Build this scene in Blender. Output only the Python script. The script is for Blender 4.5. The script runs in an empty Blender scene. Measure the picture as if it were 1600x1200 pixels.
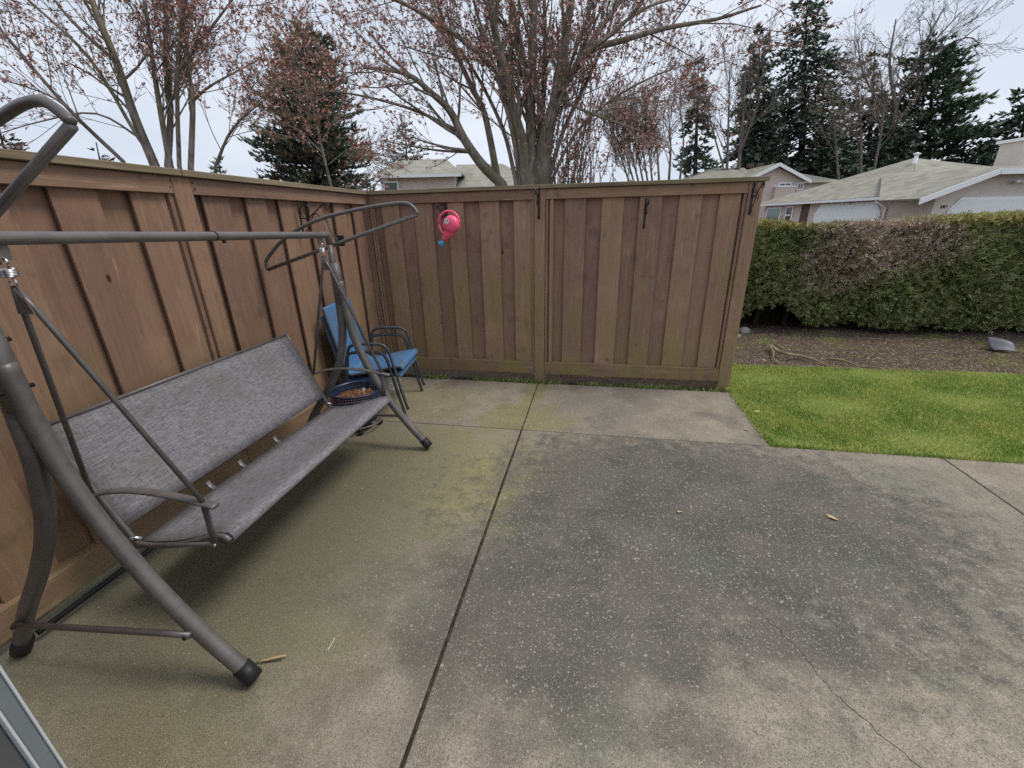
import bpy, bmesh, math, random
import numpy as np
from mathutils import Vector, Matrix
R = math.radians
random.seed(7)
rng = np.random.default_rng(11)
sc = bpy.context.scene
col = sc.collection

# ------------------------------------------------------------------ camera, sky, sun, exposure
CAM = np.array([2.168, -4.091, 1.547])
A_R = np.array([0.983, 0.183, -0.021]); A_F = np.array([-0.178, 0.916, -0.360])
A_F = A_F / np.linalg.norm(A_F); A_R = A_R - A_F * (A_R @ A_F); A_R = A_R / np.linalg.norm(A_R)
A_U = np.cross(A_R, A_F)
FPX = 664.86                                    # focal length in pixels of a 1600 px wide picture
cd = bpy.data.cameras.new('camera'); cam = bpy.data.objects.new('camera', cd); col.objects.link(cam)
cd.sensor_width = 36.0; cd.lens = 36.0 * FPX / 1600.0; cd.clip_start = 0.02; cd.clip_end = 2000
cam.matrix_world = Matrix(((A_R[0], A_U[0], -A_F[0], CAM[0]), (A_R[1], A_U[1], -A_F[1], CAM[1]),
                           (A_R[2], A_U[2], -A_F[2], CAM[2]), (0, 0, 0, 1)))
sc.camera = cam
SUN_EL, SUN_AZ = R(58), R(80)                   # overcast: a wide soft sun, high on the right
w = bpy.data.worlds.new('World'); sc.world = w; w.use_nodes = True
wt = w.node_tree; wn = wt.nodes; wn.clear()
sky = wn.new('ShaderNodeTexSky'); sky.sky_type = 'NISHITA'; sky.sun_disc = False
sky.sun_elevation = SUN_EL; sky.sun_rotation = SUN_AZ
tc = wn.new('ShaderNodeTexCoord'); mp = wn.new('ShaderNodeMapping'); mp.inputs['Scale'].default_value = (1, 1, 2.6)
cn = wn.new('ShaderNodeTexNoise'); cn.inputs['Scale'].default_value = 2.2; cn.inputs['Detail'].default_value = 4
cr = wn.new('ShaderNodeValToRGB')
cr.color_ramp.elements[0].position = 0.35; cr.color_ramp.elements[0].color = (0.50, 0.548, 0.635, 1)
cr.color_ramp.elements[1].position = 0.68; cr.color_ramp.elements[1].color = (0.655, 0.69, 0.76, 1)
sc10 = wn.new('ShaderNodeVectorMath'); sc10.operation = 'SCALE'; sc10.inputs['Scale'].default_value = 10.0
mx = wn.new('ShaderNodeMix'); mx.data_type = 'RGBA'; mx.inputs['Factor'].default_value = 0.93
bg = wn.new('ShaderNodeBackground'); bg.inputs['Strength'].default_value = 0.1
wo = wn.new('ShaderNodeOutputWorld')
wt.links.new(tc.outputs['Generated'], mp.inputs['Vector']); wt.links.new(mp.outputs['Vector'], cn.inputs['Vector'])
wt.links.new(cn.outputs['Fac'], cr.inputs['Fac']); wt.links.new(cr.outputs['Color'], sc10.inputs[0])
wt.links.new(sky.outputs['Color'], mx.inputs['A']); wt.links.new(sc10.outputs['Vector'], mx.inputs['B'])
wt.links.new(mx.outputs['Result'], bg.inputs['Color']); wt.links.new(bg.outputs['Background'], wo.inputs['Surface'])
sd = bpy.data.lights.new('sun', 'SUN'); sd.energy = 1.5; sd.angle = R(20); sd.color = (1.0, 0.94, 0.85)
so = bpy.data.objects.new('sun', sd); col.objects.link(so)
sv = Vector((math.sin(SUN_AZ) * math.cos(SUN_EL), math.cos(SUN_AZ) * math.cos(SUN_EL), math.sin(SUN_EL)))
so.rotation_euler = sv.to_track_quat('Z', 'Y').to_euler()
vs = sc.view_settings; vs.view_transform = 'Standard'; vs.look = 'None'; vs.gamma = 1.0; vs.exposure = 0.46
vs.use_curve_mapping = False
sc.cycles.max_bounces = 6; sc.cycles.diffuse_bounces = 3; sc.cycles.transparent_max_bounces = 6
sc.cycles.use_denoising = False

# ------------------------------------------------------------------ helpers
FH = np.array([A_F[0], A_F[1], 0]); FH /= np.linalg.norm(FH); RH = np.array([FH[1], -FH[0], 0])
def ray(x, y): return A_F + (x - 800) / FPX * A_R - (y - 600) / FPX * A_U
def far(x, y, dep):                             # the point seen at (x, y), dep metres ahead
    d = ray(x, y); return CAM + d * dep / (d @ FH)
def loc(lat, dep, z): return np.array([CAM[0], CAM[1], 0]) + lat * RH + dep * FH + np.array([0, 0, z])

class Geo:
    def __init__(s): s.v = []; s.f = []; s.n = 0
    def add(s, v, f):
        v = np.asarray(v, float); s.v.append(v); s.f.extend([tuple(int(i) + s.n for i in q) for q in f]); s.n += len(v); return s
    def box(s, a, b):
        x0, y0, z0 = a; x1, y1, z1 = b
        return s.add([(x0,y0,z0),(x1,y0,z0),(x1,y1,z0),(x0,y1,z0),(x0,y0,z1),(x1,y0,z1),(x1,y1,z1),(x0,y1,z1)],
              [(0,3,2,1),(4,5,6,7),(0,1,5,4),(1,2,6,5),(2,3,7,6),(3,0,4,7)])
    def tube(s, pts, r, k=8, cap=True, flat=None):
        P = np.asarray(pts, float); n = len(P); r = np.broadcast_to(np.asarray(r, float), (n,))
        T = np.gradient(P, axis=0); T /= np.linalg.norm(T, axis=1)[:, None] + 1e-12
        up = np.array([0, 0, 1.0]) if abs(T[:, 2]).mean() < .8 else np.array([1.0, 0, 0])
        A = np.cross(T, up); A /= np.linalg.norm(A, axis=1)[:, None] + 1e-12; B = np.cross(A, T)
        an = np.arange(k) * 2 * math.pi / k
        fa, fb = flat or (1, 1)
        V = P[:, None] + r[:, None, None] * (np.cos(an)[None, :, None] * A[:, None] * fa + np.sin(an)[None, :, None] * B[:, None] * fb)
        V = V.reshape(-1, 3); F = []
        for i in range(n - 1):
            for j in range(k):
                a = i * k + j; b = i * k + (j + 1) % k; F.append((a, b, b + k, a + k))
        if cap: F.append(tuple(range(k))[::-1]); F.append(tuple((n - 1) * k + j for j in range(k)))
        return s.add(V, F)
    def lathe(s, prof, c=(0, 0, 0), k=24):
        V = []; F = []
        for r_, z_ in prof:
            for j in range(k):
                a = 2 * math.pi * j / k; V.append((c[0] + r_ * math.cos(a), c[1] + r_ * math.sin(a), c[2] + z_))
        for i in range(len(prof) - 1):
            for j in range(k):
                a = i * k + j; b = i * k + (j + 1) % k; F.append((a, b, b + k, a + k))
        return s.add(V, F)
    def build(s, name, m, parent=None, smooth=False, kind=None):
        me = bpy.data.meshes.new(name); V = np.concatenate(s.v) if s.v else np.zeros((0, 3))
        me.from_pydata(V.tolist(), [], s.f); me.materials.append(m)
        if smooth: me.polygons.foreach_set('use_smooth', np.ones(len(me.polygons), bool))
        o = bpy.data.objects.new(name, me); col.objects.link(o)
        if parent: o.parent = parent
        if kind: o['kind'] = kind
        return o

def mesh_np(name, V, F, m, parent=None, smooth=False, kind=None):   # fast: F is (n,3) or (n,4)
    V = np.asarray(V, np.float32); F = np.asarray(F, np.int32); k = F.shape[1]
    me = bpy.data.meshes.new(name); me.vertices.add(len(V)); me.vertices.foreach_set('co', V.ravel())
    me.loops.add(F.size); me.loops.foreach_set('vertex_index', F.ravel())
    me.polygons.add(len(F)); me.polygons.foreach_set('loop_start', np.arange(0, F.size, k, dtype=np.int32))
    me.polygons.foreach_set('loop_total', np.full(len(F), k, np.int32))
    if smooth: me.polygons.foreach_set('use_smooth', np.ones(len(F), bool))
    me.materials.append(m); me.update(calc_edges=True)
    o = bpy.data.objects.new(name, me); col.objects.link(o)
    if parent: o.parent = parent
    if kind: o['kind'] = kind
    return o
def bevel(o, wd, seg=1):
    m = o.modifiers.new('bevel', 'BEVEL'); m.width = wd; m.segments = seg; m.limit_method = 'ANGLE'; return o
def tag(o, label, cat, group=None):
    o['label'] = label; o['category'] = cat
    if group: o['group'] = group
    return o
def empty(name, p=(0, 0, 0), rz=0):
    o = bpy.data.objects.new(name, None); col.objects.link(o); o.location = p; o.rotation_euler = (0, 0, rz)
    o.empty_display_size = .1; return o
def struct(o): o['kind'] = 'structure'; return o
def norm(v): v = np.asarray(v, float); return v / (np.linalg.norm(v) + 1e-12)

# ------------------------------------------------------------------ material helper
class M:
    def __init__(s, name, rough=.7, spec=.3, metal=0):
        s.m = bpy.data.materials.new(name); s.m.use_nodes = True; s.t = s.m.node_tree
        s.b = s.t.nodes['Principled BSDF']; s.b.inputs['Roughness'].default_value = rough
        s.b.inputs['Specular IOR Level'].default_value = spec; s.b.inputs['Metallic'].default_value = metal
    def put(s, sock, v):
        if v is None: return
        if hasattr(v, 'links'): s.t.links.new(v, sock)
        elif isinstance(v, (tuple, list)) and len(v) == 3 and sock.type == 'RGBA': sock.default_value = (*v, 1)
        else: sock.default_value = v
    def nd(s, t): return s.t.nodes.new(t)
    def pos(s): return s.nd('ShaderNodeNewGeometry').outputs['Position']
    def island(s): return s.nd('ShaderNodeNewGeometry').outputs['Random Per Island']
    def orand(s): return s.nd('ShaderNodeObjectInfo').outputs['Random']
    def obj(s): return s.nd('ShaderNodeTexCoord').outputs['Object']
    def vmul(s, v, k):
        n = s.nd('ShaderNodeVectorMath'); n.operation = 'MULTIPLY'; s.put(n.inputs[0], v); n.inputs[1].default_value = k; return n.outputs[0]
    def vadd(s, v, k):
        n = s.nd('ShaderNodeVectorMath'); n.operation = 'ADD'; s.put(n.inputs[0], v); s.put(n.inputs[1], k); return n.outputs[0]
    def noise(s, vec, scale, detail=3, rough=.55, dist=0):
        n = s.nd('ShaderNodeTexNoise'); s.put(n.inputs['Vector'], vec); n.inputs['Scale'].default_value = scale
        n.inputs['Detail'].default_value = detail; n.inputs['Roughness'].default_value = rough; n.inputs['Distortion'].default_value = dist
        return n.outputs['Fac']
    def voro(s, vec, scale, out='Color', feat='F1', rnd=1):
        n = s.nd('ShaderNodeTexVoronoi'); n.feature = feat; s.put(n.inputs['Vector'], vec); n.inputs['Scale'].default_value = scale
        n.inputs['Randomness'].default_value = rnd; return n.outputs[out]
    def ma(s, op, a, b=0.0, clamp=False):
        n = s.nd('ShaderNodeMath'); n.operation = op; n.use_clamp = clamp; s.put(n.inputs[0], a); s.put(n.inputs[1], b); return n.outputs[0]
    def mr(s, v, a, b, c=0.0, d=1.0, smooth=True):
        n = s.nd('ShaderNodeMapRange'); n.interpolation_type = 'SMOOTHSTEP' if smooth else 'LINEAR'
        s.put(n.inputs['Value'], v); s.put(n.inputs['From Min'], a); s.put(n.inputs['From Max'], b)
        n.inputs['To Min'].default_value = c; n.inputs['To Max'].default_value = d; return n.outputs['Result']
    def mix(s, fac, a, b, mode='MIX'):
        n = s.nd('ShaderNodeMix'); n.data_type = 'RGBA'; n.blend_type = mode
        s.put(n.inputs['Factor'], fac); s.put(n.inputs['A'], a); s.put(n.inputs['B'], b); return n.outputs['Result']
    def sep(s, v, ax):
        n = s.nd('ShaderNodeSeparateXYZ'); s.put(n.inputs[0], v); return n.outputs[ax]
    def comb(s, x, y, z):
        n = s.nd('ShaderNodeCombineXYZ'); s.put(n.inputs[0], x); s.put(n.inputs[1], y); s.put(n.inputs[2], z); return n.outputs[0]
    def blob(s, vec, c, r, soft, wob=None, amp=.7):      # 1 inside an ellipse around c, noisy edge
        d = s.vmul(s.vadd(vec, tuple(-q for q in c)), tuple(1.0 / q for q in r))
        n = s.nd('ShaderNodeVectorMath'); n.operation = 'LENGTH'; s.put(n.inputs[0], d); l = n.outputs['Value']
        if wob is not None: l = s.ma('ADD', l, s.mr(wob, 0, 1, -amp, amp, False))
        return s.mr(l, 1 + soft, 1 - soft)
    def color(s, c): s.put(s.b.inputs['Base Color'], c); return s
    def rough(s, c): s.put(s.b.inputs['Roughness'], c); return s
    def bump(s, h, dist=.01, strength=1.0):
        n = s.nd('ShaderNodeBump'); n.inputs['Distance'].default_value = dist; n.inputs['Strength'].default_value = strength
        s.put(n.inputs['Height'], h); s.t.links.new(n.outputs[0], s.b.inputs['Normal']); return s

# ------------------------------------------------------------------ materials
def wood(name, grain, base=(.235, .158, .122), algae=.5):
    m = M(name, .82, .2); o = m.obj(); r = m.orand()
    off = m.comb(m.ma('MULTIPLY', r, 37), m.ma('MULTIPLY', r, 91), m.ma('MULTIPLY', r, 53)); v = m.vadd(o, off)
    g = m.noise(m.vmul(v, grain), 1.0, 5, .6, .6)
    gf = m.noise(m.vmul(v, tuple(q * 5 for q in grain)), 1.0, 3, .6)
    blotch = m.noise(v, 3.0, 3, .6)
    dark = tuple(q * .62 for q in base); light = (base[0] * 1.32, base[1] * 1.32, base[2] * 1.28)
    c = m.mix(m.mr(g, .3, .7), dark, light)
    c = m.mix(.7, c, base)
    c = m.mix(m.mr(gf, .35, .75, 0, .35), c, dark)
    tint = m.mix(r, (.86, .79, .82), (1.14, 1.09, 1.0)); c = m.mix(1.0, c, tint, 'MULTIPLY')
    c = m.mix(m.mr(blotch, .45, .75, 0, .5), c, (base[0] * 1.35, base[1] * 1.25, base[2] * 1.15))
    c = m.mix(m.mr(m.noise(v, 7.0, 2), .58, .76, 0, .45), c, (.10, .066, .05))
    kn = m.voro(m.vadd(m.vmul(v, (6.5, 6.5, 3.0)), m.comb(0, 0, 0)), 1.0, 'Distance')
    rare = m.mr(m.noise(v, 1.7, 1), .5, .58)
    c = m.mix(m.ma('MULTIPLY', m.mr(kn, .09, .045), rare), c, (.055, .03, .02))
    ring = m.ma('MULTIPLY', m.ma('MULTIPLY', m.mr(kn, .3, .1), m.mr(m.ma('SINE', m.ma('MULTIPLY', kn, 130)), 0, 1)), rare)
    c = m.mix(m.ma('MULTIPLY', ring, .35), c, dark)
    c = m.mix(m.mr(m.noise(m.vmul(v, tuple(q * 1.7 for q in grain)), 1.0, 2, .5, 1.2), .62, .72, 0, .4), c, (base[0] * 1.75, base[1] * 1.7, base[2] * 1.65))
    p = m.pos(); z = m.sep(p, 2)
    al = m.ma('MULTIPLY', m.mr(m.ma('ADD', z, m.mr(m.noise(p, 1.6, 3), .3, .7, -.7, .5)), 1.25, .05), m.mr(m.noise(m.vmul(p, (9, 9, 2.2)), 1, 4), .32, .62))
    c = m.mix(m.ma('MULTIPLY', al, algae), c, (.25, .21, .075))
    m.color(c).bump(m.ma('ADD', m.ma('MULTIPLY', g, .6), m.ma('MULTIPLY', gf, .5)), .004, .7)
    return m.m
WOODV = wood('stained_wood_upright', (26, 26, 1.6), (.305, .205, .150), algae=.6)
WOODVB = wood('stained_wood_recessed_shade', (26, 26, 1.6), (.275, .178, .140), algae=.45)  # less weathered stain; the shade of set-back boards is partly in the colour
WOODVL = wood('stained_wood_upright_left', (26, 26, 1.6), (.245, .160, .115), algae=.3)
WOODX = wood('stained_wood_along_x', (1.6, 26, 26), (.26, .178, .128), algae=.75)
WOODY = wood('stained_wood_along_y', (26, 1.6, 26), (.265, .183, .132), algae=.35)
def capwood(name, grain):
    m = M(name, .85, .2); v = m.vadd(m.obj(), m.comb(0, 0, m.ma('MULTIPLY', m.orand(), 50)))
    g = m.noise(m.vmul(v, grain), 1, 4, .6)
    c = m.mix(m.mr(g, .3, .7), (.15, .115, .075), (.27, .215, .145))
    c = m.mix(m.mr(m.noise(m.pos(), 3, 4), .5, .68, 0, .4), c, (.18, .17, .085))
    m.color(c).bump(g, .004, .6); return m.m
CAPX = capwood('weathered_cap_x', (1.5, 24, 24)); CAPY = capwood('weathered_cap_y', (24, 1.5, 24))

def concrete(name, smooth_finish):
    m = M(name, .88, .25); p = m.pos()
    big = m.noise(p, .9, 4, .6); mid = m.noise(p, 4.5, 5, .62); fine = m.noise(p, 55, 4, .7); vf = m.noise(p, 210, 2, .6)
    c = m.mix(m.mr(mid, .3, .72), (.275, .238, .180), (.40, .35, .27))
    if smooth_finish:
        c = m.mix(m.mr(big, .35, .65), (.215, .19, .16), c)
        c = m.mix(m.mr(fine, .35, .7, 0, .5), c, (.15, .135, .115))
        c = m.mix(m.mr(m.noise(p, 1.7, 5, .65), .5, .7, 0, .7), c, (.105, .092, .08))
        ms = m.ma('MAXIMUM', m.ma('MAXIMUM', m.blob(p, (1.62, -.95, 0), (.42, .32, 1), .45, mid), m.ma('MULTIPLY', m.blob(p, (.5, -.75, 0), (.75, .5, 1), .5, mid), .6)), m.blob(p, (1.66, -.4, 0), (.10, .7, 1), .5, mid))
        c = m.mix(m.ma('MULTIPLY', ms, .62), c, (.235, .215, .075))
        st = m.voro(p, 95, 'Color'); sr = m.sep(st, 0); dd = m.voro(p, 95, 'Distance')
        c = m.mix(m.ma('MULTIPLY', m.mr(sr, .93, .96), m.mr(dd, .5, .3)), c, (.5, .47, .4))
        h = m.ma('ADD', m.ma('MULTIPLY', fine, .6), m.ma('MULTIPLY', vf, .5)); c = m.mix(m.mr(vf, .42, .7, 0, .45), c, (.09, .078, .064)); c = m.mix(m.mr(m.noise(m.vadd(p, (7, 1, 0)), 300, 2, .6), .55, .72, 0, .4), c, (.42, .38, .31))
        m.color(c).bump(h, .003, .8); return m.m
    # worn surface: where the cement skin has gone the dark aggregate shows
    gritn = m.noise(p, 11, 6, .7)
    worn = m.blob(p, (2.8, -1.95, 0), (1.42, .92, 1), .36, gritn, .85)
    worn = m.ma('MAXIMUM', worn, m.ma('MULTIPLY', m.blob(p, (2.9, -1.75, 0), (1.8, .7, 1), .5, gritn, .9), .55))
    worn = m.ma('MAXIMUM', worn, m.ma('MULTIPLY', m.blob(p, (2.05, -2.75, 0), (.75, .5, 1), .5, mid), .9))
    worn = m.ma('MAXIMUM', worn, m.ma('MULTIPLY', m.blob(p, (3.0, -2.72, 0), (.32, .16, 1), .5, mid), .95))
    worn = m.ma('MAXIMUM', worn, m.mr(m.noise(p, 1.5, 6, .7), .54, .70, 0, .55))
    c = m.mix(m.ma('MULTIPLY', worn, .95), c, m.mix(m.mr(m.noise(p, 2.6, 4, .6), .4, .6), (.05, .055, .05), (.098, .088, .078)))
    c = m.mix(m.mr(m.noise(m.vadd(p, (4, 9, 0)), 2.3, 5, .65), .52, .68, 0, .4), c, (.12, .155, .115))
    c = m.mix(m.mr(m.noise(m.vadd(p, (14, 2, 0)), 3.1, 4, .6), .56, .7, 0, .4), c, (.20, .15, .135))
    c = m.mix(m.ma('MULTIPLY', m.mr(m.sep(p, 0), 1.6, 1.3), m.mr(gritn, .45, .62, 0, .45)), c, (.15, .125, .085))
    # green and yellow algae on the slab by the swing
    gr = m.ma('MAXIMUM', m.blob(p, (1.15, -1.75, 0), (.60, .62, 1), .5, mid), m.ma('MULTIPLY', m.blob(p, (1.0, -3.05, 0), (.35, .14, 1), .5, mid), .75))
    gr = m.ma('MAXIMUM', gr, m.ma('MULTIPLY', m.blob(p, (.85, -3.45, 0), (.28, .12, 1), .5, mid), .6))
    c = m.mix(m.ma('MULTIPLY', gr, m.mr(gritn, .3, .6, .3, .75)), c, (.33, .30, .10))
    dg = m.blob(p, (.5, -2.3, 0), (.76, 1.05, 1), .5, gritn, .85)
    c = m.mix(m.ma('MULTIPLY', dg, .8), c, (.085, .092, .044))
    lg = m.ma('MULTIPLY', m.mr(m.sep(p, 0), 1.66, 1.0), m.mr(gritn, .34, .6, .12, .6)); c = m.mix(lg, c, (.13, .13, .07))
    jt = m.ma('MULTIPLY', m.mr(m.ma('ABSOLUTE', m.ma('SUBTRACT', m.sep(p, 0), 1.66)), .13, .0), m.mr(mid, .35, .6)); c = m.mix(m.ma('MULTIPLY', jt, .6), c, (.13, .11, .095))
    # stones in the mix: small, dense, low contrast
    vp = m.vadd(p, m.vmul(m.comb(m.noise(p, 60, 2), m.noise(m.vadd(p, (3, 3, 3)), 60, 2), 0), (.006, .006, 0)))
    for sca, base_th, worn_th, amt in ((235, .93, .80, .66), (130, .96, .82, .66), (72, .992, .91, .58)):
        st = m.voro(vp, sca, 'Color'); dd = m.voro(vp, sca, 'Distance'); s0 = m.sep(st, 0); s1 = m.sep(st, 1); s2 = m.sep(st, 2)
        th = m.mr(worn, 0, 1, base_th, worn_th, False)
        if sca > 100: c = m.mix(m.ma('MULTIPLY', m.mr(s1, .55, .8, 0, .55), m.mr(dd, .62, .35)), c, m.mix(s2, (.075, .073, .07), (.17, .135, .12)))
        stone = m.ma('MULTIPLY', m.mr(s0, th, m.ma('ADD', th, .05)), m.mr(dd, .55, .28))
        c = m.mix(m.ma('MULTIPLY', stone, amt), c, m.mix(s1, (.25, .24, .215), (.58, .54, .47)))
    c = m.mix(m.mr(fine, .42, .75, 0, .4), c, (.125, .108, .085))
    c = m.mix(m.mr(vf, .45, .7, 0, .6), c, (.095, .08, .062))
    c = m.mix(m.ma('MULTIPLY', m.mr(m.noise(m.vadd(p, (7, 1, 0)), 330, 2, .6), .52, .68, 0, .6), m.mr(worn, 0, 1, 1, .35)), c, (.54, .48, .375))
    spot = m.mr(m.noise(m.vadd(p, (1, 8, 0)), 26, 3, .7), .70, .76, 0, .6); c = m.mix(spot, c, (.075, .065, .055))
    h = m.ma('ADD', m.ma('MULTIPLY', fine, .5), m.ma('MULTIPLY', vf, .5))
    m.color(c).bump(h, .004, .8); return m.m
CONC = concrete('worn_concrete', False); CONCS = concrete('smooth_concrete', True)

def simple(name, c, rough=.6, spec=.3, metal=0, var=.0, scale=8, bump=0, bs=60):
    m = M(name, rough, spec, metal); cc = c
    if var:
        n = m.noise(m.pos(), scale, 4, .6); cc = m.mix(m.mr(n, .3, .7), tuple(q * (1 - var) for q in c), tuple(min(1, q * (1 + var)) for q in c))
        m.rough(m.mr(n, .2, .8, max(.05, rough - .1), min(1, rough + .12)))
    m.color(cc)
    if bump: m.bump(m.noise(m.pos(), bs, 3, .6), bump, .6)
    return m.m
FRAME = simple('taupe_painted_steel', (.115, .104, .099), .32, .6, 0, .14, 14, .0006, 400)
BLACKP = simple('black_plastic', (.016, .016, .018), .5, .4, 0, .2, 20)
SPRING = simple('zinc_spring', (.62, .62, .62), .28, .5, 1.0)
IRON = simple('black_wrought_iron', (.022, .021, .022), .5, .4, 0, .3, 30)
def weave(name, a, b):
    m = M(name, .72, .25); o = m.pos()
    s1 = m.noise(m.vmul(o, (260, 26, 260)), 1, 3, .7); s2 = m.noise(m.vmul(o, (26, 420, 26)), 1, 3, .7); d = m.noise(o, 5, 4, .6)
    c = m.mix(m.mr(s1, .38, .64), a, b); c = m.mix(m.mr(s2, .4, .75, 0, .55), c, tuple(min(.8, q * 1.6) for q in b))
    c = m.mix(m.mr(d, .4, .7, 0, .4), c, (.14, .125, .095))
    m.color(c).bump(m.ma('ADD', s1, s2), .0012, .8); return m.m
SLING = weave('grey_sling_weave', (.10, .094, .105), (.235, .225, .242))
BLUE = weave('blue_sling_weave', (.042, .12, .25), (.08, .20, .38))
CHFRAME = simple('charcoal_chair_frame', (.05, .055, .066), .4, .5, 0, .2, 18)
NAVY = simple('navy_plastic', (.012, .028, .075), .38, .5, 0, .2, 12)
POTSOIL = simple('dry_potting_soil', (.14, .068, .042), .95, .1, 0, .55, 60, .012, 90)
WHITEP = simple('white_plastic', (.82, .80, .74), .45, .4, 0, .12, 9)
PINK = simple('pink_plastic', (.90, .12, .22), .35, .5, 0, .06, 10)
TURQ = simple('turquoise_plastic', (.03, .36, .58), .35, .5)
ALU = simple('grey_aluminium_frame', (.19, .215, .235), .38, .5, .35, .06, 9)
ALUL = simple('pale_aluminium_edge', (.60, .64, .66), .4, .5, .2)
NAIL = simple('dark_nail', (.03, .025, .022), .6, .3)
def soilmat(name, green):
    m = M(name, .95, .12); p = m.pos(); n = m.noise(p, 2.2, 5, .65); f = m.noise(p, 38, 4, .7); v = m.voro(p, 42, 'Color')
    c = m.mix(m.mr(f, .3, .7), (.06, .045, .035), (.17, .125, .095))
    c = m.mix(m.mr(m.sep(v, 0), .8, .95, 0, .8), c, m.mix(m.sep(v, 1), (.33, .26, .19), (.17, .135, .115)))
    c = m.mix(m.mr(n, .5, .68, 0, green), c, (.17, .18, .055))
    m.color(c).bump(m.ma('ADD', f, m.noise(p, 120, 2)), .02, .8); return m.m
DSOIL = simple('dark_soil_and_shade', (.045, .035, .026), .95, .1, 0, .5, 40, .01, 90)  # dark soil colour, darkened further to hold the shadow under the bottom rail
SOIL = soilmat('bed_soil', .75); GROUND = soilmat('ground_soil', .9)
def grassmat():
    m = M('lawn_grass', .6, .25); p = m.pos(); i = m.island()
    n = m.noise(p, 2.4, 5, .7); n2 = m.noise(p, 7.0, 5, .7)
    c = m.mix(m.mr(n, .35, .65), (.22, .33, .06), (.46, .49, .13))
    c = m.mix(m.mr(n2, .5, .72, 0, .8), c, (.58, .52, .18))
    c = m.mix(m.mr(i, .0, 1, 0, .35), c, (.19, .33, .06)); c = m.mix(m.mr(i, .93, .97, 0, .8), c, (.70, .62, .32))
    m.color(c); m.b.inputs['Subsurface Weight'].default_value = 0; return m.m
GRASS = grassmat()
def turf():
    m = M('lawn_turf', .9, .1); p = m.pos(); f = m.noise(p, 60, 3, .7)
    m.color(m.mix(m.mr(f, .3, .7), (.13, .17, .04), (.27, .30, .08))).bump(f, .01); return m.m
TURF = turf()
def leafmat(name, cols, rough=.6, patch=None, top=None):
    m = M(name, rough, .25); p = m.pos(); i = m.island()
    c = m.mix(m.mr(i, .1, .9, 0, 1, False), cols[0], cols[1])
    if len(cols) > 2: c = m.mix(m.mr(m.noise(p, 1.9, 4, .65), .5, .68, 0, .85), c, cols[2])
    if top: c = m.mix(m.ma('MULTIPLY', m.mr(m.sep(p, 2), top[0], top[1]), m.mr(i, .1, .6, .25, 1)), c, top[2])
    if patch:
        n = m.noise(p, 5, 4, .7); k = m.blob(p, patch[0], patch[1], .35, n)
        k2 = m.blob(p, patch[2], patch[3], .35, n); k = m.ma('MAXIMUM', k, m.ma('MULTIPLY', k2, .8))
        k = m.ma('MULTIPLY', k, m.mr(i, .86, .92, 1, 0))
        c = m.mix(k, c, m.mix(i, (.27, .195, .155), (.68, .55, .46)))
        stray = m.ma('MULTIPLY', m.mr(i, .3, .27), m.mr(m.noise(p, 3.3, 3, .6), .40, .58)); c = m.mix(m.ma('MULTIPLY', stray, .8), c, (.27, .215, .14))
    m.color(c); return m.m
def barkmat(name, a, b, moss=0):
    m = M(name, .9, .15); p = m.pos(); n = m.noise(m.vmul(p, (14, 14, 3)), 1, 5, .65); g = m.noise(p, 2.0, 4, .6)
    c = m.mix(m.mr(n, .3, .7), a, b)
    if moss: c = m.mix(m.mr(g, .45, .65, 0, moss), c, (.13, .125, .05))
    m.color(c).bump(n, .02, .8); return m.m
BARK = barkmat('maple_bark', (.13, .11, .097), (.33, .29, .25), .5)
TWIG = barkmat('bare_bark', (.11, .095, .085), (.23, .20, .175))
DKBARK = barkmat('conifer_bark', (.03, .024, .02), (.08, .06, .05))

# ------------------------------------------------------------------ ground, patio, lawn, soil bed
g = Geo(); g.add([(-300, -300, -.06), (300, -300, -.06), (300, 300, -.06), (-300, 300, -.06)], [(0, 1, 2, 3)])
struct(g.build('ground', GROUND))
patio = empty('patio'); struct(patio)
for x0, x1, y0, y1, zt, m in ((-.085, 1.653, -5.2, -1.1325, .0, CONC), (1.667, 4.512, -5.2, -1.1325, .001, CONC),
                              (-.085, 1.6565, -1.1285, -.105, .002, CONCS), (1.6645, 3.462, -1.1285, -.105, .002, CONCS),
                              (4.524, 9.0, -5.2, -1.1325, -.001, CONC)):
    o = Geo().box((x0, y0, -.10), (x1, y1, zt)).build('slab', m, patio); bevel(o, .006, 2)
def ribbon(pts, wds, z):                        # a hairline crack as a narrow sunk sliver lying on the slab
    V = []; F = []
    for i, (x, y) in enumerate(pts): V += [(x - wds[i], y, z), (x + wds[i], y + wds[i], z)]
    for i in range(len(pts) - 1): F.append((2*i, 2*i+1, 2*i+3, 2*i+2))
    return V, F
P0, P1, P2, P3 = (2.86, -2.55), (2.985, -2.735), (3.045, -2.92), (3.20, -3.13)
pts = []
ctrl = [P0, P1, P2, P3, (3.31, -3.32), (3.5, -3.6)]
for a, b in zip(ctrl[:-1], ctrl[1:]):
    for k in range(9):
        t = k / 9; pts.append((a[0] + (b[0]-a[0])*t + random.gauss(0, .006), a[1] + (b[1]-a[1])*t + random.gauss(0, .004)))
wd = [.0003 + .0005 * min(1, i / 14) * random.uniform(.5, 1.3) for i in range(len(pts))]
CRACK = simple('crack_dirt', (.035, .03, .026), .95, .1)
V, F = ribbon(pts, wd, .0022); Geo().add(V, F).build('crack', CRACK, patio)
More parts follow.
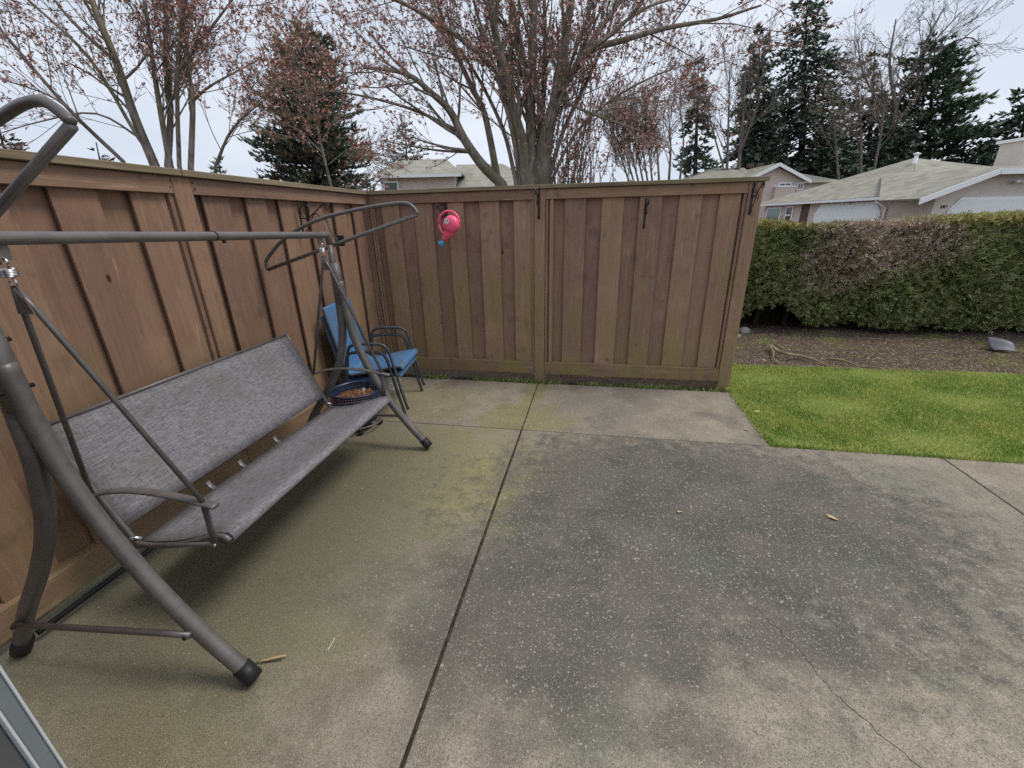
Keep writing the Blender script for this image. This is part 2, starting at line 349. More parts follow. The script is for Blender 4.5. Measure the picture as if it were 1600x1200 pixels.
# dirt and moss packed in the long joint
def joint_fill(x, y0, y1, wdt, zc, name='joint_moss'):
    n = 160; V = []; F = []
    for i in range(n + 1):
        y = y0 + (y1 - y0) * i / n; zz = zc + random.gauss(0, .0012); hw = wdt
        V += [(x - hw, y, zz - .003), (x, y, zz), (x + hw, y, zz - .003)]
    for i in range(n):
        a = 3 * i; F += [(a, a+1, a+4, a+3), (a+1, a+2, a+5, a+4)]
    return Geo().add(V, F).build(name, JDIRT, patio)
JDIRT = simple('joint_dirt', (.05, .043, .03), .95, .1, 0, .5, 30, .004, 150)
joint_fill(1.66, -5.2, -1.13, .0068, -.004); joint_fill(1.6605, -1.13, -.105, .004, -.002); joint_fill(4.518, -5.2, -1.13, .006, -.004)

# lawn: turf sheet and blades
def grid(x0, x1, y0, y1, nx, ny, zf):
    X, Y = np.meshgrid(np.linspace(x0, x1, nx), np.linspace(y0, y1, ny)); Z = zf(X, Y)
    V = np.stack([X, Y, Z], -1).reshape(-1, 3); i = np.arange(nx * ny).reshape(ny, nx)
    F = np.stack([i[:-1, :-1], i[:-1, 1:], i[1:, 1:], i[1:, :-1]], -1).reshape(-1, 4); return V, F
V, F = grid(3.475, 11, -1.118, .80, 80, 20, lambda X, Y: -.012 + .006 * np.sin(X * 5 + Y * 3) + .006 * np.sin(Y * 9 - X * 2))
lawn = struct(mesh_np('lawn', V, F, TURF, smooth=True))
def blades(n, x0, x1, y0, y1, h, wdt, zf, lean=.5, seed=1):
    r = np.random.default_rng(seed); X = r.uniform(x0, x1, n); Y = r.uniform(y0, y1, n); Z = zf(X, Y)
    a = r.uniform(0, 2 * np.pi, n); H = r.uniform(h[0], h[1], n); W_ = r.uniform(wdt[0], wdt[1], n)
    la = r.uniform(0, 2 * np.pi, n); L = r.uniform(0, lean, n) * H
    B = np.stack([X, Y, Z], -1); s = np.stack([np.cos(a), np.sin(a), 0 * a], -1) * W_[:, None]
    l = np.stack([np.cos(la) * L, np.sin(la) * L, H], -1)
    V = np.stack([B - s, B + s, B + l * .55 + s * .8, B + l], 1).reshape(-1, 3)
    i = np.arange(n)[:, None] * 4; return V, np.concatenate([i + [0, 1, 2], i + [0, 2, 3]], 0)
V, F = blades(210000, 3.472, 8.2, -1.12, .78, (.008, .032), (.0015, .0034), lambda X, Y: -.016 + 0 * X, 1.1, 2)
V2, F2 = blades(5000, 3.462, 3.50, -1.10, -.02, (.012, .045), (.002, .004), lambda X, Y: -.012 + 0 * X, 1.4, 3)
V3, F3 = blades(9000, 3.47, 8.2, -1.135, -1.10, (.012, .04), (.002, .004), lambda X, Y: -.012 + 0 * X, 1.3, 4)
Vg = np.concatenate([V, V2, V3]); Fg = np.concatenate([F, F2 + len(V), F3 + len(V) + len(V2)])
o = mesh_np('grass', Vg, Fg, GRASS, kind='stuff'); tag(o, 'short bright green lawn grass between the patio and the soil bed', 'grass')
def soilz(X, Y): return -.012 + .035 * np.clip((Y - .8) / 1.2, 0, 1) + .013 * np.sin(X * 3.1 + 1) * np.sin(Y * 4.3) + .008 * np.sin(X * 13 + Y * 7) * np.sin(Y * 17 - X * 3)
V, F = grid(-1, 11, .74, 3.6, 240, 70, soilz)
V[:, 2] += rng.normal(0, .004, len(V)); struct(mesh_np('soil_bed', V, F, SOIL, smooth=True))
V, F = blades(5200, 3.5, 8.5, .78, 2.0, (.008, .03), (.002, .004), lambda X, Y: soilz(X, Y) - .004, 1.5, 5)
keep = np.sin(V[::4, 0] * 2.3 + 1.0) * np.sin(V[::4, 1] * 3.1 + V[::4, 0]) + rng.normal(0, .35, len(V) // 4) > .15
n4 = len(V) // 4; idx = np.where(keep)[0]; V = V.reshape(n4, 4, 3)[idx].reshape(-1, 3); i = np.arange(len(idx))[:, None] * 4
o = mesh_np('sparse_grass', V, np.concatenate([i + [0, 1, 2], i + [0, 2, 3]], 0), GRASS, kind='stuff')
tag(o, 'thin weedy grass tufts scattered over the soil bed', 'grass')
# litter of chips, dry needles and crumbs on the soil
def flakes(n, x0, x1, y0, y1, s, zf, seed):
    r = np.random.default_rng(seed); P = np.stack([r.uniform(x0, x1, n), r.uniform(y0, y1, n)], -1); z = zf(P[:, 0], P[:, 1])
    a = r.uniform(0, 6.28, n); L = r.uniform(s * .4, s, n); wv = L * r.uniform(.15, .6, n); d = np.stack([np.cos(a), np.sin(a)], -1); q = np.stack([-d[:, 1], d[:, 0]], -1)
    c = [P + d * L[:, None], P + q * wv[:, None], P - d * L[:, None], P - q * wv[:, None]]
    V = np.stack([np.concatenate([k, (z + r.uniform(.001, .008, n))[:, None]], 1) for k in c], 1).reshape(-1, 3)
    return V, np.arange(n * 4).reshape(n, 4)
LITTER = leafmat('dry_litter', ((.14, .10, .07), (.46, .37, .26)), .8)
V, F = flakes(5200, 3.4, 8.5, .76, 2.5, .016, soilz, 8)
o = mesh_np('leaf_litter', V, F, LITTER, kind='stuff'); tag(o, 'brown chips and dry needles strewn over the soil bed', 'litter')
# weed strip between patio and back fence
WEED = leafmat('weed_leaf', ((.08, .12, .03), (.26, .30, .10), (.16, .16, .06)), .6)
zw = lambda X, Y: -.05 + .05 * np.clip((-Y + .02) / .12, 0, 1)
V, F = blades(5200, .45, 3.45, -.115, -.045, (.012, .045), (.003, .008), lambda X, Y: -.012 + 0 * X, 1.6, 6)
k = np.sin(V[::4, 0] * 5) + np.sin(V[::4, 0] * 11 + 2) * .7 + rng.normal(0, .5, len(V)//4) > -.2; idx = np.where(k)[0]
V = V.reshape(-1, 4, 3)[idx].reshape(-1, 3); i = np.arange(len(idx))[:, None] * 4
o = mesh_np('weeds', V, np.concatenate([i + [0, 1, 2], i + [0, 2, 3]], 0), WEED, kind='stuff')
tag(o, 'low weeds and moss along the foot of the back fence', 'weeds')
V, F = grid(-.1, 3.6, -.115, .3, 120, 12, lambda X, Y: -.035 + .012 * np.sin(X * 9) * np.sin(Y * 30 + X)); V[:, 2] += rng.normal(0, .004, len(V))
struct(mesh_np('soil_strip', V, F, DSOIL, smooth=True))

# ------------------------------------------------------------------ fences
ZT, ZRB, ZCB, ZBT, ZBB = 1.829, 1.711, 1.796, .192, .066      # cap top, rail bottom, cap bottom, bottom rail top and bottom
def board(name, a, b, m, parent, bev=.0025, wob=0):
    c = ((a[0] + b[0]) / 2, (a[1] + b[1]) / 2, a[2])
    g = Geo().box(tuple(a[i] - c[i] for i in range(3)), tuple(b[i] - c[i] for i in range(3))); o = g.build(name, m, parent); o.location = c
    if wob: o.rotation_euler = (random.gauss(0, wob * .4), random.gauss(0, wob * .4), random.gauss(0, wob))
    bevel(o, bev); return o
back_fence = empty('wooden_fence', (0, 0, 0)); tag(back_fence, 'brown board-on-board fence panel facing the camera behind the patio', 'fence')
FB = [(.127, .304), (.453, .639), (.796, .951), (1.098, 1.284), (1.415, 1.582), (1.883, 2.068), (2.206, 2.394), (2.527, 2.714), (2.849, 3.032), (3.175, 3.34)]
BB = [(.055, .16), (.27, .49), (.60, .83), (.92, 1.13), (1.25, 1.45), (1.735, 1.92), (2.035, 2.245), (2.36, 2.56), (2.68, 2.88), (3.0, 3.21)]
for x0, x1 in FB: board('board', (x0, .030, ZBT - .03 + random.uniform(-.004, .004)), (x1, .046, ZCB - .01), WOODV, back_fence, .002, .004)
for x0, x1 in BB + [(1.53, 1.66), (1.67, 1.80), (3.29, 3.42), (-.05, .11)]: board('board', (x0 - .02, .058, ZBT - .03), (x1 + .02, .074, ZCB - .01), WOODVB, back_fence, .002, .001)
for xa, xb in ((.0, 1.609), (1.711, 3.373)):
    board('top_rail', (xa, .002, ZRB), (xb, .040 - .012, ZCB - .002), WOODX, back_fence)
    board('bottom_rail', (xa, .0, ZBB), (xb, .072, ZBT), WOODX, back_fence)
    board('rear_rail', (xa, .076, ZRB), (xb, .096, ZCB - .002), WOODX, back_fence)
for x0, x1 in ((1.588, 1.607), (1.713, 1.735), (1.75, 1.784), (3.348, 3.371), (.012, .034), (.04, .058)):
    board('trim_strip', (x0, .012, ZBT), (x1, .0295, ZRB), WOODV, back_fence)
for x0, x1 in ((1.611, 1.709), (3.375, 3.475)):
    board('post', (x0, -.003, -.06), (x1, .097, ZCB - .001), WOODV, back_fence, .004)
board('trim_strip', (3.477, .03, .02), (3.492, .09, ZCB - .002), WOODV, back_fence)
for xa, xb in ((-.018, 1.655), (1.657, 3.51)): board('cap', (xa, -.028, ZCB), (xb, .125, ZT), CAPX, back_fence, .003)
left_fence = empty('wooden_fence', (0, -2, 0)); tag(left_fence, 'brown board fence running down the left side behind the swing', 'fence')
def lboard(*a, **k):
    o = board(*a, **k); o.parent = left_fence; o.location = (o.location[0], o.location[1] + 2, o.location[2]); return o
LF = [(-.217, -.035), (-.536, -.36), (-.874, -.69), (-1.199, -1.02), (-1.508, -1.33), (-1.833, -1.646), (-2.24, -2.062), (-2.571, -2.384), (-2.905, -2.72), (-3.24, -3.05), (-3.57, -3.39), (-3.93, -3.74)]
for i, (y0, y1) in enumerate(LF):
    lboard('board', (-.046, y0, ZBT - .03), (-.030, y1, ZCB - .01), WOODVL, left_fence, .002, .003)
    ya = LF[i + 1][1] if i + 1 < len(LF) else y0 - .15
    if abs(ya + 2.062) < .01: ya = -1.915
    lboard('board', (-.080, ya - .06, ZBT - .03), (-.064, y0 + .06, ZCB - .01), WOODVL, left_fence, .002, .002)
for ya, yb in ((-1.913, .0), (-4.0, -2.028)):
    lboard('top_rail', (-.028, ya, ZRB), (.0, yb, ZCB - .002), WOODY, left_fence)
    lboard('bottom_rail', (-.10, ya, ZBB), (.0, yb, ZBT), WOODY, left_fence)
    lboard('rear_rail', (-.13, ya, ZRB), (-.09, yb, ZCB - .002), WOODY, left_fence)
for y0, y1 in ((-2.055, -2.030), (-1.911, -1.90), (-.028, -.012)): lboard('trim_strip', (-.0295, y0, ZBT), (-.012, y1, ZRB), WOODVL, left_fence)
for y0, y1 in ((-2.026, -1.915), (.002, .098), (-4.11, -4.002)): lboard('post', (-.10, y0, -.06), (.003, y1, ZCB - .001), WOODVL, left_fence, .004)
for ya, yb in ((-1.975, -.03), (-4.12, -1.979)): lboard('cap', (-.125, ya, ZCB), (.028, yb, ZT), CAPY, left_fence, .003)
lboard('cap', (-.125, -.028, ZCB), (-.020, .125, ZT), CAPY, left_fence, .003)
nail = Geo().lathe([(.0001, .002), (.004, .0015), (.0045, 0)], k=6).build('nail', NAIL, left_fence)
def put_nail(src, p, rot, par):
    o = src.copy(); col.objects.link(o); o.parent = par; o.location = p if par is back_fence else (p[0], p[1] + 2, p[2]); o.rotation_euler = rot
nail.location = (.0005, 2 - 1.90, 1.735); nail.rotation_euler = (0, R(90), 0)
for y in (-1.90, -2.04, -.06, -3.95):
    for z in (1.742, 1.772): put_nail(nail, (.0005, y + random.uniform(-.006, .006), z), (0, R(90), 0), left_fence)
for x in (1.595, 1.725, 3.36, .02):
    for z in (1.74, 1.772, .10, .16): put_nail(nail, (x + random.uniform(-.006, .006), (.0015 if z > 1 else -.0005), z), (R(90), 0, 0), back_fence)

# ------------------------------------------------------------------ scroll brackets on the fence
def spiral(c, r0, r1, a0, a1, n=18): return [(c[0] + (r0 + (r1 - r0) * i / n) * math.cos(a0 + (a1 - a0) * i / n), 0, c[1] + (r0 + (r1 - r0) * i / n) * math.sin(a0 + (a1 - a0) * i / n)) for i in range(n + 1)]
def bracket(p, rz, label, D=.25, H=.245):
    b = empty('scroll_bracket', p, rz); tag(b, label, 'bracket', 'wrought iron plant brackets on the fence')
    g = Geo().box((0, -.009, -H), (.004, .009, 0)); g.build('back_plate', IRON, b)
    arm = [(.004, 0, -.11), (.05, 0, -.115), (.09, 0, -.095), (.15, 0, -.055), (.21, 0, -.012)] + [(q[0], 0, q[2]) for q in spiral((.225, -.035), .028, .010, R(120), R(-300))]
    Geo().tube(arm, .0042, 6).build('arm', IRON, b, True)
    sc1 = spiral((.055, -.055), .052, .02, R(-120), R(-480), 26); Geo().tube(sc1, .0036, 6).build('scroll', IRON, b, True)
    s2 = [(.006, 0, -.235)] + spiral((.028, -.215), .022, .008, R(200), R(560), 16); Geo().tube(s2, .0036, 6).build('scroll', IRON, b, True)
    br = [(.03, 0, -.20), (.07, 0, -.16), (.10, 0, -.10)] + spiral((.135, -.11), .034, .012, R(170), R(-200), 16); Geo().tube(br, .0036, 6).build('brace', IRON, b, True)
    return b
bracket((.001, -1.04, 1.70), 0, 'black scroll bracket on the left fence behind the swing bar')
bracket((.77, .029, 1.70), R(-90), 'black scroll bracket that holds the pink watering can')
bracket((1.655, -.004, 1.792), R(-90), 'black scroll bracket screwed to the middle fence post')
bracket((2.575, .029, 1.695), R(-90), 'black scroll bracket between the middle post and the end post')
bracket((3.405, -.004, 1.79), R(-90), 'black scroll bracket on the end post by the hedge')

# ------------------------------------------------------------------ porch swing
sw = empty('porch_swing', (.52, -2.38, 0)); tag(sw, 'grey three-seat patio swing with sling seat and no canopy cloth', 'swing')
SO = np.array([.52, -2.38, 0])
def part(g, name, m, parent=None, smooth=True):
    o = g.build(name, m, None, smooth); o.parent = parent or sw
    if parent is None: o.location = tuple(-SO)
    return o
def P3(y, pts): return [(x, y, z) for x, z in pts]
def smoothpts(pts, n=6):                        # Catmull-Rom
    P = [np.array(p, float) for p in pts]; P = [2 * P[0] - P[1]] + P + [2 * P[-1] - P[-2]]; out = []
    for i in range(1, len(P) - 2):
        for k in range(n):
            t = k / n; a, b, c, d = P[i - 1:i + 3]
            out.append(.5 * ((2 * b) + (c - a) * t + (2 * a - 5 * b + 4 * c - d) * t * t + (3 * b - a - 3 * c + d) * t ** 3))
    out.append(P[-2]); return out
YR_, YL_ = -1.53, -3.235; ZR_, ZL_ = 1.484, 1.53
FRONT = [(.545, 1.20), (.555, 1.04), (.59, .82), (.652, .635), (.725, .48), (.805, .34), (.905, .195), (1.04, .034)]
REAR = [(.522, 1.20), (.520, 1.06), (.508, .87), (.45, .655), (.33, .45), (.17, .235), (.045, .03)]
for y, zb in ((YR_, ZR_), (YL_, ZL_)):
    dx = 0 if y == YR_ else -.015
    fl = part(Geo().tube(smoothpts(P3(y, [(x + dx * (1 - z / 1.2), z) for x, z in FRONT])), .0268, 14), 'leg', FRAME)
    yr = 0 if y == YR_ else -.06
    rl = part(Geo().tube(smoothpts([(x, y + yr * (1 - z / 1.2), z) for x, z in REAR]), .0268, 14), 'leg', FRAME)
    dirv = norm(np.array(FRONT[-1]) - np.array(FRONT[-2])); e = np.array(FRONT[-1]) + np.array([dx, 0])
    fc = Geo().tube([(e[0] - dirv[0] * .055, y, e[1] - dirv[1] * .055), (e[0] + dirv[0] * .012, y, e[1] + dirv[1] * .012)], .0315, 14)
    o = fc.build('foot_cap', BLACKP, fl, True)
    fc = Geo().tube([(.085, y + yr * .93, .085), (.045, y + yr * .98, .028)], .0315, 14); fc.build('foot_cap', BLACKP, rl, True)
    part(Geo().tube([(.53, y, 1.02), (.533, y, 1.17), (.527, y, 1.31)], [.050, .044, .033], 12, flat=(.8, 1.0)) if False else
         Geo().tube([(.527, y, 1.315), (.533, y, 1.20), (.535, y, 1.06)], .034, 14), 'leg_bracket', FRAME)
    up = [(.52, y, 1.18), (.52, y, zb - .06)]; part(Geo().tube(up, .019, 12), 'upright', FRAME)
    sg = 1 if y == YR_ else -1                      # the brace is bolted to the outer side of the legs
    bz = .21; xb = .152; xf = .87 + dx; ya, yb = y + yr * .83 + sg * .031, y + sg * .031
    part(Geo().tube([(xb, ya, bz), (xf - .1, yb + (ya - yb) * .14, bz + .03), (xf + .012, yb, bz + .034)], .011, 8), 'leg_brace', FRAME)
    for q in ((xf, yb, bz + .032), (xb + .01, ya, bz)): part(Geo().tube([(q[0], q[1] - sg * .006, q[2]), (q[0], q[1] + sg * .016, q[2])], .008, 8), 'bolt', BLACKP)
    for zz, xx in ((1.26, .535), (1.12, .545)): part(Geo().tube([(xx, y - .04, zz), (xx, y + .042, zz)], .007, 8), 'bolt', BLACKP)
def bent(a, b, zc): return None
bar = [(.52, YL_, ZL_ - .06), (.52, YL_ + .004, ZL_ - .025), (.52, YL_ + .025, ZL_ - .004), (.52, YL_ + .06, ZL_)] + \
      [(.52, YL_ + .06 + (YR_ - YL_ - .12) * k / 8, ZL_ + (ZR_ - ZL_) * k / 8) for k in range(1, 8)] + \
      [(.52, YR_ - .03, ZR_ + .0), (.52, YR_ - .012, ZR_ - .004), (.52, YR_ - .002, ZR_ - .018), (.52, YR_, ZR_ - .06)]
tb = part(Geo().tube(bar, .019, 14), 'top_bar', FRAME)
part(Geo().tube([(.52, -2.39, ZL_ + (ZR_ - ZL_) * .5 + .0012), (.52, -2.384, ZL_ + (ZR_ - ZL_) * .5 + .0012)], .0215, 14), 'bar_joint', BLACKP)
part(Geo().tube([(.52, -2.34, 1.488), (.52, -2.34, 1.476)], .008, 8), 'bolt', BLACKP)
part(Geo().tube([(.045, YL_, .045), (.045, YR_, .045)], .013, 8), 'rear_crossbar', BLACKP)
# canopy end frames, bare tubes pivoted on the bar
ARC = [(.014, 1.269), (.010, 1.30), (.027, 1.339), (.186, 1.464), (.437, 1.57), (.749, 1.629), (.96, 1.651), (1.03, 1.653), (1.072, 1.643), (1.10, 1.615), (1.114, 1.592)]
LOW = [(1.112, 1.588), (.568, 1.433), (.014, 1.269)]
def canopy(y, rot, zoff):
    c0 = np.array([.53, 1.47]); cs, sn = math.cos(rot), math.sin(rot)
    f = lambda p: (c0[0] + cs * (p[0] - c0[0]) - sn * (p[1] - c0[1]), y, c0[1] + zoff + sn * (p[0] - c0[0]) + cs * (p[1] - c0[1]))
    a = part(Geo().tube(smoothpts([f(p) for p in ARC], 4), .0115, 8), 'canopy_hoop', FRAME)
    part(Geo().tube([f(p) for p in LOW], .0115, 8), 'canopy_rail', FRAME)
    q = f((.568, 1.433)); h = f((.50, 1.585))
    part(Geo().tube([h, (.53, y, c0[1] + zoff + .02), q], .006, 6), 'canopy_strut', FRAME)
    g = Geo().box((q[0] - .012, y + .012, q[2] - .02), (q[0] + .022, y + .03, q[2] + .045)); part(g, 'canopy_knob', BLACKP, smooth=False)
canopy(YR_ + .03, 0, 0); canopy(YL_ - .012, R(12.0), .045)
# hanging seat
YS0, YS1 = -3.0, -1.62
BT, BBt, SBk, SFr = (.148, .85), (.335, .412), (.375, .335), (.827, .441)
def sheet(prof, y0, y1, t, sag=0, ny=16):
    V = []; F = []; n = len(prof); P = np.array(prof, float); T = np.gradient(P, axis=0); T /= np.linalg.norm(T, axis=1)[:, None]; N = np.stack([-T[:, 1], T[:, 0]], 1)
    for s_ in (0, 1):
        for j in range(ny + 1):
            u = j / ny; y = y0 + (y1 - y0) * u; dd = -sag * 4 * u * (1 - u)
            for i in range(n):
                q = P[i] + N[i] * (t * (s_ - .5)) + N[i] * dd * math.sin(math.pi * i / (n - 1)); V.append((q[0], y, q[1]))
    o = (ny + 1) * n
    for j in range(ny):
        for i in range(n - 1):
            a = j * n + i; F.append((a, a + n, a + n + 1, a + 1)); b = a + o; F.append((b, b + 1, b + n + 1, b + n))
    for j in range(ny):
        a = j * n; F.append((a, a + o, a + n + o, a + n)); a = j * n + n - 1; F.append((a, a + n, a + n + o, a + o))
    for i in range(n - 1):
        F.append((i, i + 1, i + 1 + o, i + o)); a = ny * n + i; F.append((a, a + o, a + 1 + o, a + 1))
    return Geo().add(V, F)
lerp = lambda a, b, t: (a[0] + (b[0] - a[0]) * t, a[1] + (b[1] - a[1]) * t)
backprof = [lerp(BT, BBt, t) for t in np.linspace(0, 1, 9)]
backprof[0] = (BT[0] - .006, BT[1] - .004)
part(sheet(backprof, YS0 + .01, YS1 - .01, .010, .008), 'backrest', SLING)
seatprof = [(.375, .338), (.45, .345), (.55, .362), (.65, .392), (.74, .424), (.79, .438), (.822, .441), (.838, .430), (.840, .412), (.826, .398), (.80, .39)]
part(sheet(seatprof, YS0 + .01, YS1 - .01, .008, .010), 'seat', SLING)
for y in (YS0, YS1):
    fr = [(.143, .862), (.36, .355)]
    sidef = smoothpts([(BT[0] - .004, y, BT[1] + .006), (.25, y, .61), (.335, y, .405), (.362, y, .352), (.40, y, .332), (.55, y, .35), (.68, y, .393), (.77, y, .425), (.815, y, .428), (.832, y, .412)], 5)
    part(Geo().tube(sidef, .0115, 10), 'seat_side_frame', FRAME)
    yo = y + (.022 if y == YS1 else -.022)
    arm = smoothpts([(.275, yo, .572), (.38, yo, .606), (.52, yo, .622), (.68, yo, .615), (.80, yo, .598), (.845, yo, .590)], 4)
    part(Geo().tube(arm, .016, 10, flat=(1.15, .5)), 'armrest', FRAME)
    part(Geo().tube([(.795, yo, .59), (.79, yo, .50), (.785, yo, .405)], .014, 8, flat=(.5, 1.2)), 'arm_post', FRAME)
    part(Geo().tube([(.36, yo, .335), (.785, yo, .41)], .008, 8), 'seat_brace', FRAME)
    part(Geo().tube([(.788, yo - .012, .41), (.788, yo + .014, .41)], .007, 8), 'bolt', SPRING)
    ap = (.52, y - .0 if y == YS1 else -3.125, 1.355 if y == YS1 else 1.392)
    for q1, q2 in (((.548, ap[2] - .06), (.795, .605)), ((.502, ap[2] - .06), (.275, .575))):
        tq = .06 / (ap[2] - q2[1]); ym = ap[1] + (yo - ap[1]) * tq
        part(Geo().tube([(ap[0], ap[1], ap[2]), (q1[0], ym, q1[1]), (q2[0], yo, q2[1])], .0088, 8), 'hanger_rod', FRAME)
    g = Geo(); g.add([(ap[0] - .012, ap[1] - .003, ap[2] + .008), (ap[0] + .012, ap[1] - .003, ap[2] + .008), (ap[0] + .034, ap[1] - .003, ap[2] - .075), (ap[0] - .028, ap[1] - .003, ap[2] - .075),
                      (ap[0] - .012, ap[1] + .003, ap[2] + .008), (ap[0] + .012, ap[1] + .003, ap[2] + .008), (ap[0] + .034, ap[1] + .003, ap[2] - .075), (ap[0] - .028, ap[1] + .003, ap[2] - .075)],
                     [(0, 1, 2, 3), (7, 6, 5, 4), (0, 4, 5, 1), (1, 5, 6, 2), (2, 6, 7, 3), (3, 7, 4, 0)]); part(g, 'hanger_plate', FRAME, smooth=False)
    zb = ZR_ + (ZL_ - ZR_) * (YR_ - y) / (YR_ - YL_); zt_ = zb - .045
    g = Geo().box((.517, ap[1] - .022, zb - .055), (.523, ap[1] + .022, zb - .012)); part(g, 'spring_tab', FRAME, smooth=False)
    hel = []; turns = 5; z1, z0 = zt_ - .032, ap[2] + .036
    if z1 - z0 < .022: z0 = z1 - .022
    hel += [(.52 + .014 * math.cos(a), ap[1], zt_ - .016 + .014 * math.sin(a)) for a in np.linspace(R(200), R(-70), 10)]
    hel += [(.52 + .018 * math.cos(a * 2 * math.pi), ap[1] + .018 * math.sin(a * 2 * math.pi), z1 + (z0 - z1) * a / turns) for a in np.linspace(0, turns, 70)]
    hel += [(.52 + .013 * math.cos(a), ap[1], z0 - .018 + .016 * math.sin(a)) for a in np.linspace(R(70), R(-200), 10)]
    part(Geo().tube(hel, .0032, 6), 'spring', SPRING)
    part(Geo().tube([(.355, y - .012, .37), (.385, y + .012, .352)], .010, 8), 'hinge', SPRING)
part(Geo().tube([(BT[0] - .006, YS0, BT[1] + .004), (BT[0] - .006, YS1, BT[1] + .004)], .009, 8), 'back_top_rail', FRAME)
part(Geo().tube([(.385, YS0, .322), (.385, YS1, .322)], .008, 8), 'seat_rear_rail', FRAME)
part(Geo().tube([(.82, YS0, .418), (.82, YS1, .418)], .010, 8), 'seat_front_rail', FRAME)
for y in (-2.62, -2.42, -2.15):
    part(Geo().tube([(.345, y, .378), (.358, y, .352), (.378, y, .340)], .009, 8, flat=(1.6, .6)), 'back_clip', FRAME)

# ------------------------------------------------------------------ stacked chairs
def sling_chair(p, rz, label):
    c = empty('sling_chair', p, rz); tag(c, label, 'chair', 'blue sling chairs stacked against the fence')
    W2 = .280                                    # local: +x is the front, y across, z up; seat front edge at x = .30
    for s_ in (-1, 1):
        y = s_ * W2
        loop = smoothpts([(.31, y * 1.02, 0), (.262, y * 1.01, .22), (.222, y, .43), (.20, y, .52), (.165, y, .56), (.10, y, .572), (-.03, y, .572), (-.10, y, .556), (-.13, y, .51), (-.15, y, .40), (-.20, y, .20), (-.245, y * 1.0, 0)], 5)
        Geo().tube(loop, .0125, 8).build('arm_leg_frame', CHFRAME, c, True)
        yy = s_ * (W2 - .03)
        rail = smoothpts([(.285, yy, .350), (.262, yy, .366), (.10, yy, .338), (-.10, yy, .30), (-.165, yy, .302), (-.192, yy, .345), (-.235, yy, .56), (-.285, yy, .83), (-.287, yy, .845)], 5)
        Geo().tube(rail, .011, 8).build('side_rail', CHFRAME, c, True)
        Geo().tube([(.235, s_ * W2, .36), (.235, s_ * (W2 - .05), .355)], .008, 6).build('bolt', BLACKP, c, True)
    for q in ((.27, 0, .355), (-.16, 0, .29), (-.286, 0, .835)):
        Geo().tube([(q[0], -(W2 - .03), q[2]), (q[0], W2 - .03, q[2])], .010, 8).build('cross_rail', CHFRAME, c, True)
    prof = [(x, z) for x, _, z in [tuple(q) for q in smoothpts([(.295, 0, .345), (.285, 0, .368), (.262, 0, .375), (.10, 0, .346), (-.10, 0, .308), (-.16, 0, .310), (-.187, 0, .352), (-.228, 0, .563), (-.279, 0, .84), (-.286, 0, .853)], 4)]]
    g = sheet(prof, -(W2 - .028), W2 - .028, .006, .006, 8); g.build('sling', BLUE, c, True)
    return c
sling_chair((.30, -.79, 0), R(8), 'lower blue sling chair of the stack in the fence corner')
sling_chair((.325, -.788, .068), R(8), 'upper blue sling chair of the stack in the fence corner')

# ------------------------------------------------------------------ pot on its caddy, bucket, watering can
cd_ = empty('plant_caddy', (.365, -1.265, 0)); tag(cd_, 'round metal plant caddy on small black wheels under the navy pot', 'plant caddy')
for r_, z_ in ((.165, .062), (.10, .062)):
    Geo().tube([(r_ * math.cos(a), r_ * math.sin(a), z_) for a in np.linspace(0, 2 * math.pi, 40)], .0065, 6).build('ring', FRAME, cd_, True)
for k in range(4):
    a = math.pi / 4 + k * math.pi / 2 - .3; x, y = .15 * math.cos(a), .15 * math.sin(a)
    Geo().tube([(0, 0, .058), (x, y, .058)], .006, 6).build('spoke', FRAME, cd_, True)
    wh = Geo().tube([(x - .010, y, .022), (x + .010, y, .022)], .021, 12); wh.build('wheel', BLACKP, cd_, True)
    Geo().tube([(x, y, .024), (x, y, .056)], .006, 6).build('wheel_stem', FRAME, cd_, True)
pot = empty('planter_pot', (.365, -1.265, .071)); tag(pot, 'navy plastic pot with pierced rim and dry brown soil', 'planter')
Geo().lathe([(.0, 0), (.128, 0), (.135, .006), (.176, .185), (.178, .19), (.172, .19), (.130, .02), (0, .02)], k=40).build('pot_body', NAVY, pot, True)
rim = empty('rim', (0, 0, 0)); rim.parent = pot
bpy.data.objects.remove(rim)
k_ = 120; V = []; F = []
zs = [.188, .198, .208, .218, .228, .238, .248, .258]
for z in zs:
    for j in range(k_):
        a = 2 * math.pi * j / k_; r_ = .180 + .012 * (z - .188) / .07; V.append((r_ * math.cos(a), r_ * math.sin(a), z))
for i in range(len(zs) - 1):
    for j in range(k_):
        if i in (1, 3, 5) and (j + (i // 2)) % 2 == 0: continue            # the pierced holes
        a = i * k_ + j; b = i * k_ + (j + 1) % k_; F.append((a, b, b + k_, a + k_))
rm = Geo().add(V, F).build('pierced_rim', NAVY, pot, True); sm = rm.modifiers.new('solid', 'SOLIDIFY'); sm.thickness = .004
Geo().lathe([(.176, .256), (.182, .264), (.195, .266), (.199, .260), (.194, .254)], k=40).build('rim_lip', NAVY, pot, True)
V, F = grid(-.185, .185, -.185, .185, 40, 40, lambda X, Y: .196 + .008 * np.sin(X * 40) * np.sin(Y * 37 + 1) + .01 * np.exp(-(X**2 + Y**2) / .01))
rr = np.hypot(V[:, 0], V[:, 1]); V[:, :2] *= np.minimum(1, .172 / np.maximum(rr, 1e-6))[:, None]; V[:, 2] += rng.normal(0, .003, len(V))
mesh_np('soil', V, F, POTSOIL, pot, smooth=True)
Geo().tube([(.05, .02, .19), (.056, .022, .245)], .003, 5).add(*[(np.array([(.045, .02, .243), (.068, .022, .243), (.068, .026, .262), (.045, .024, .262)])), [(0, 1, 2, 3)]]).build('plant_tag', WHITEP, pot)
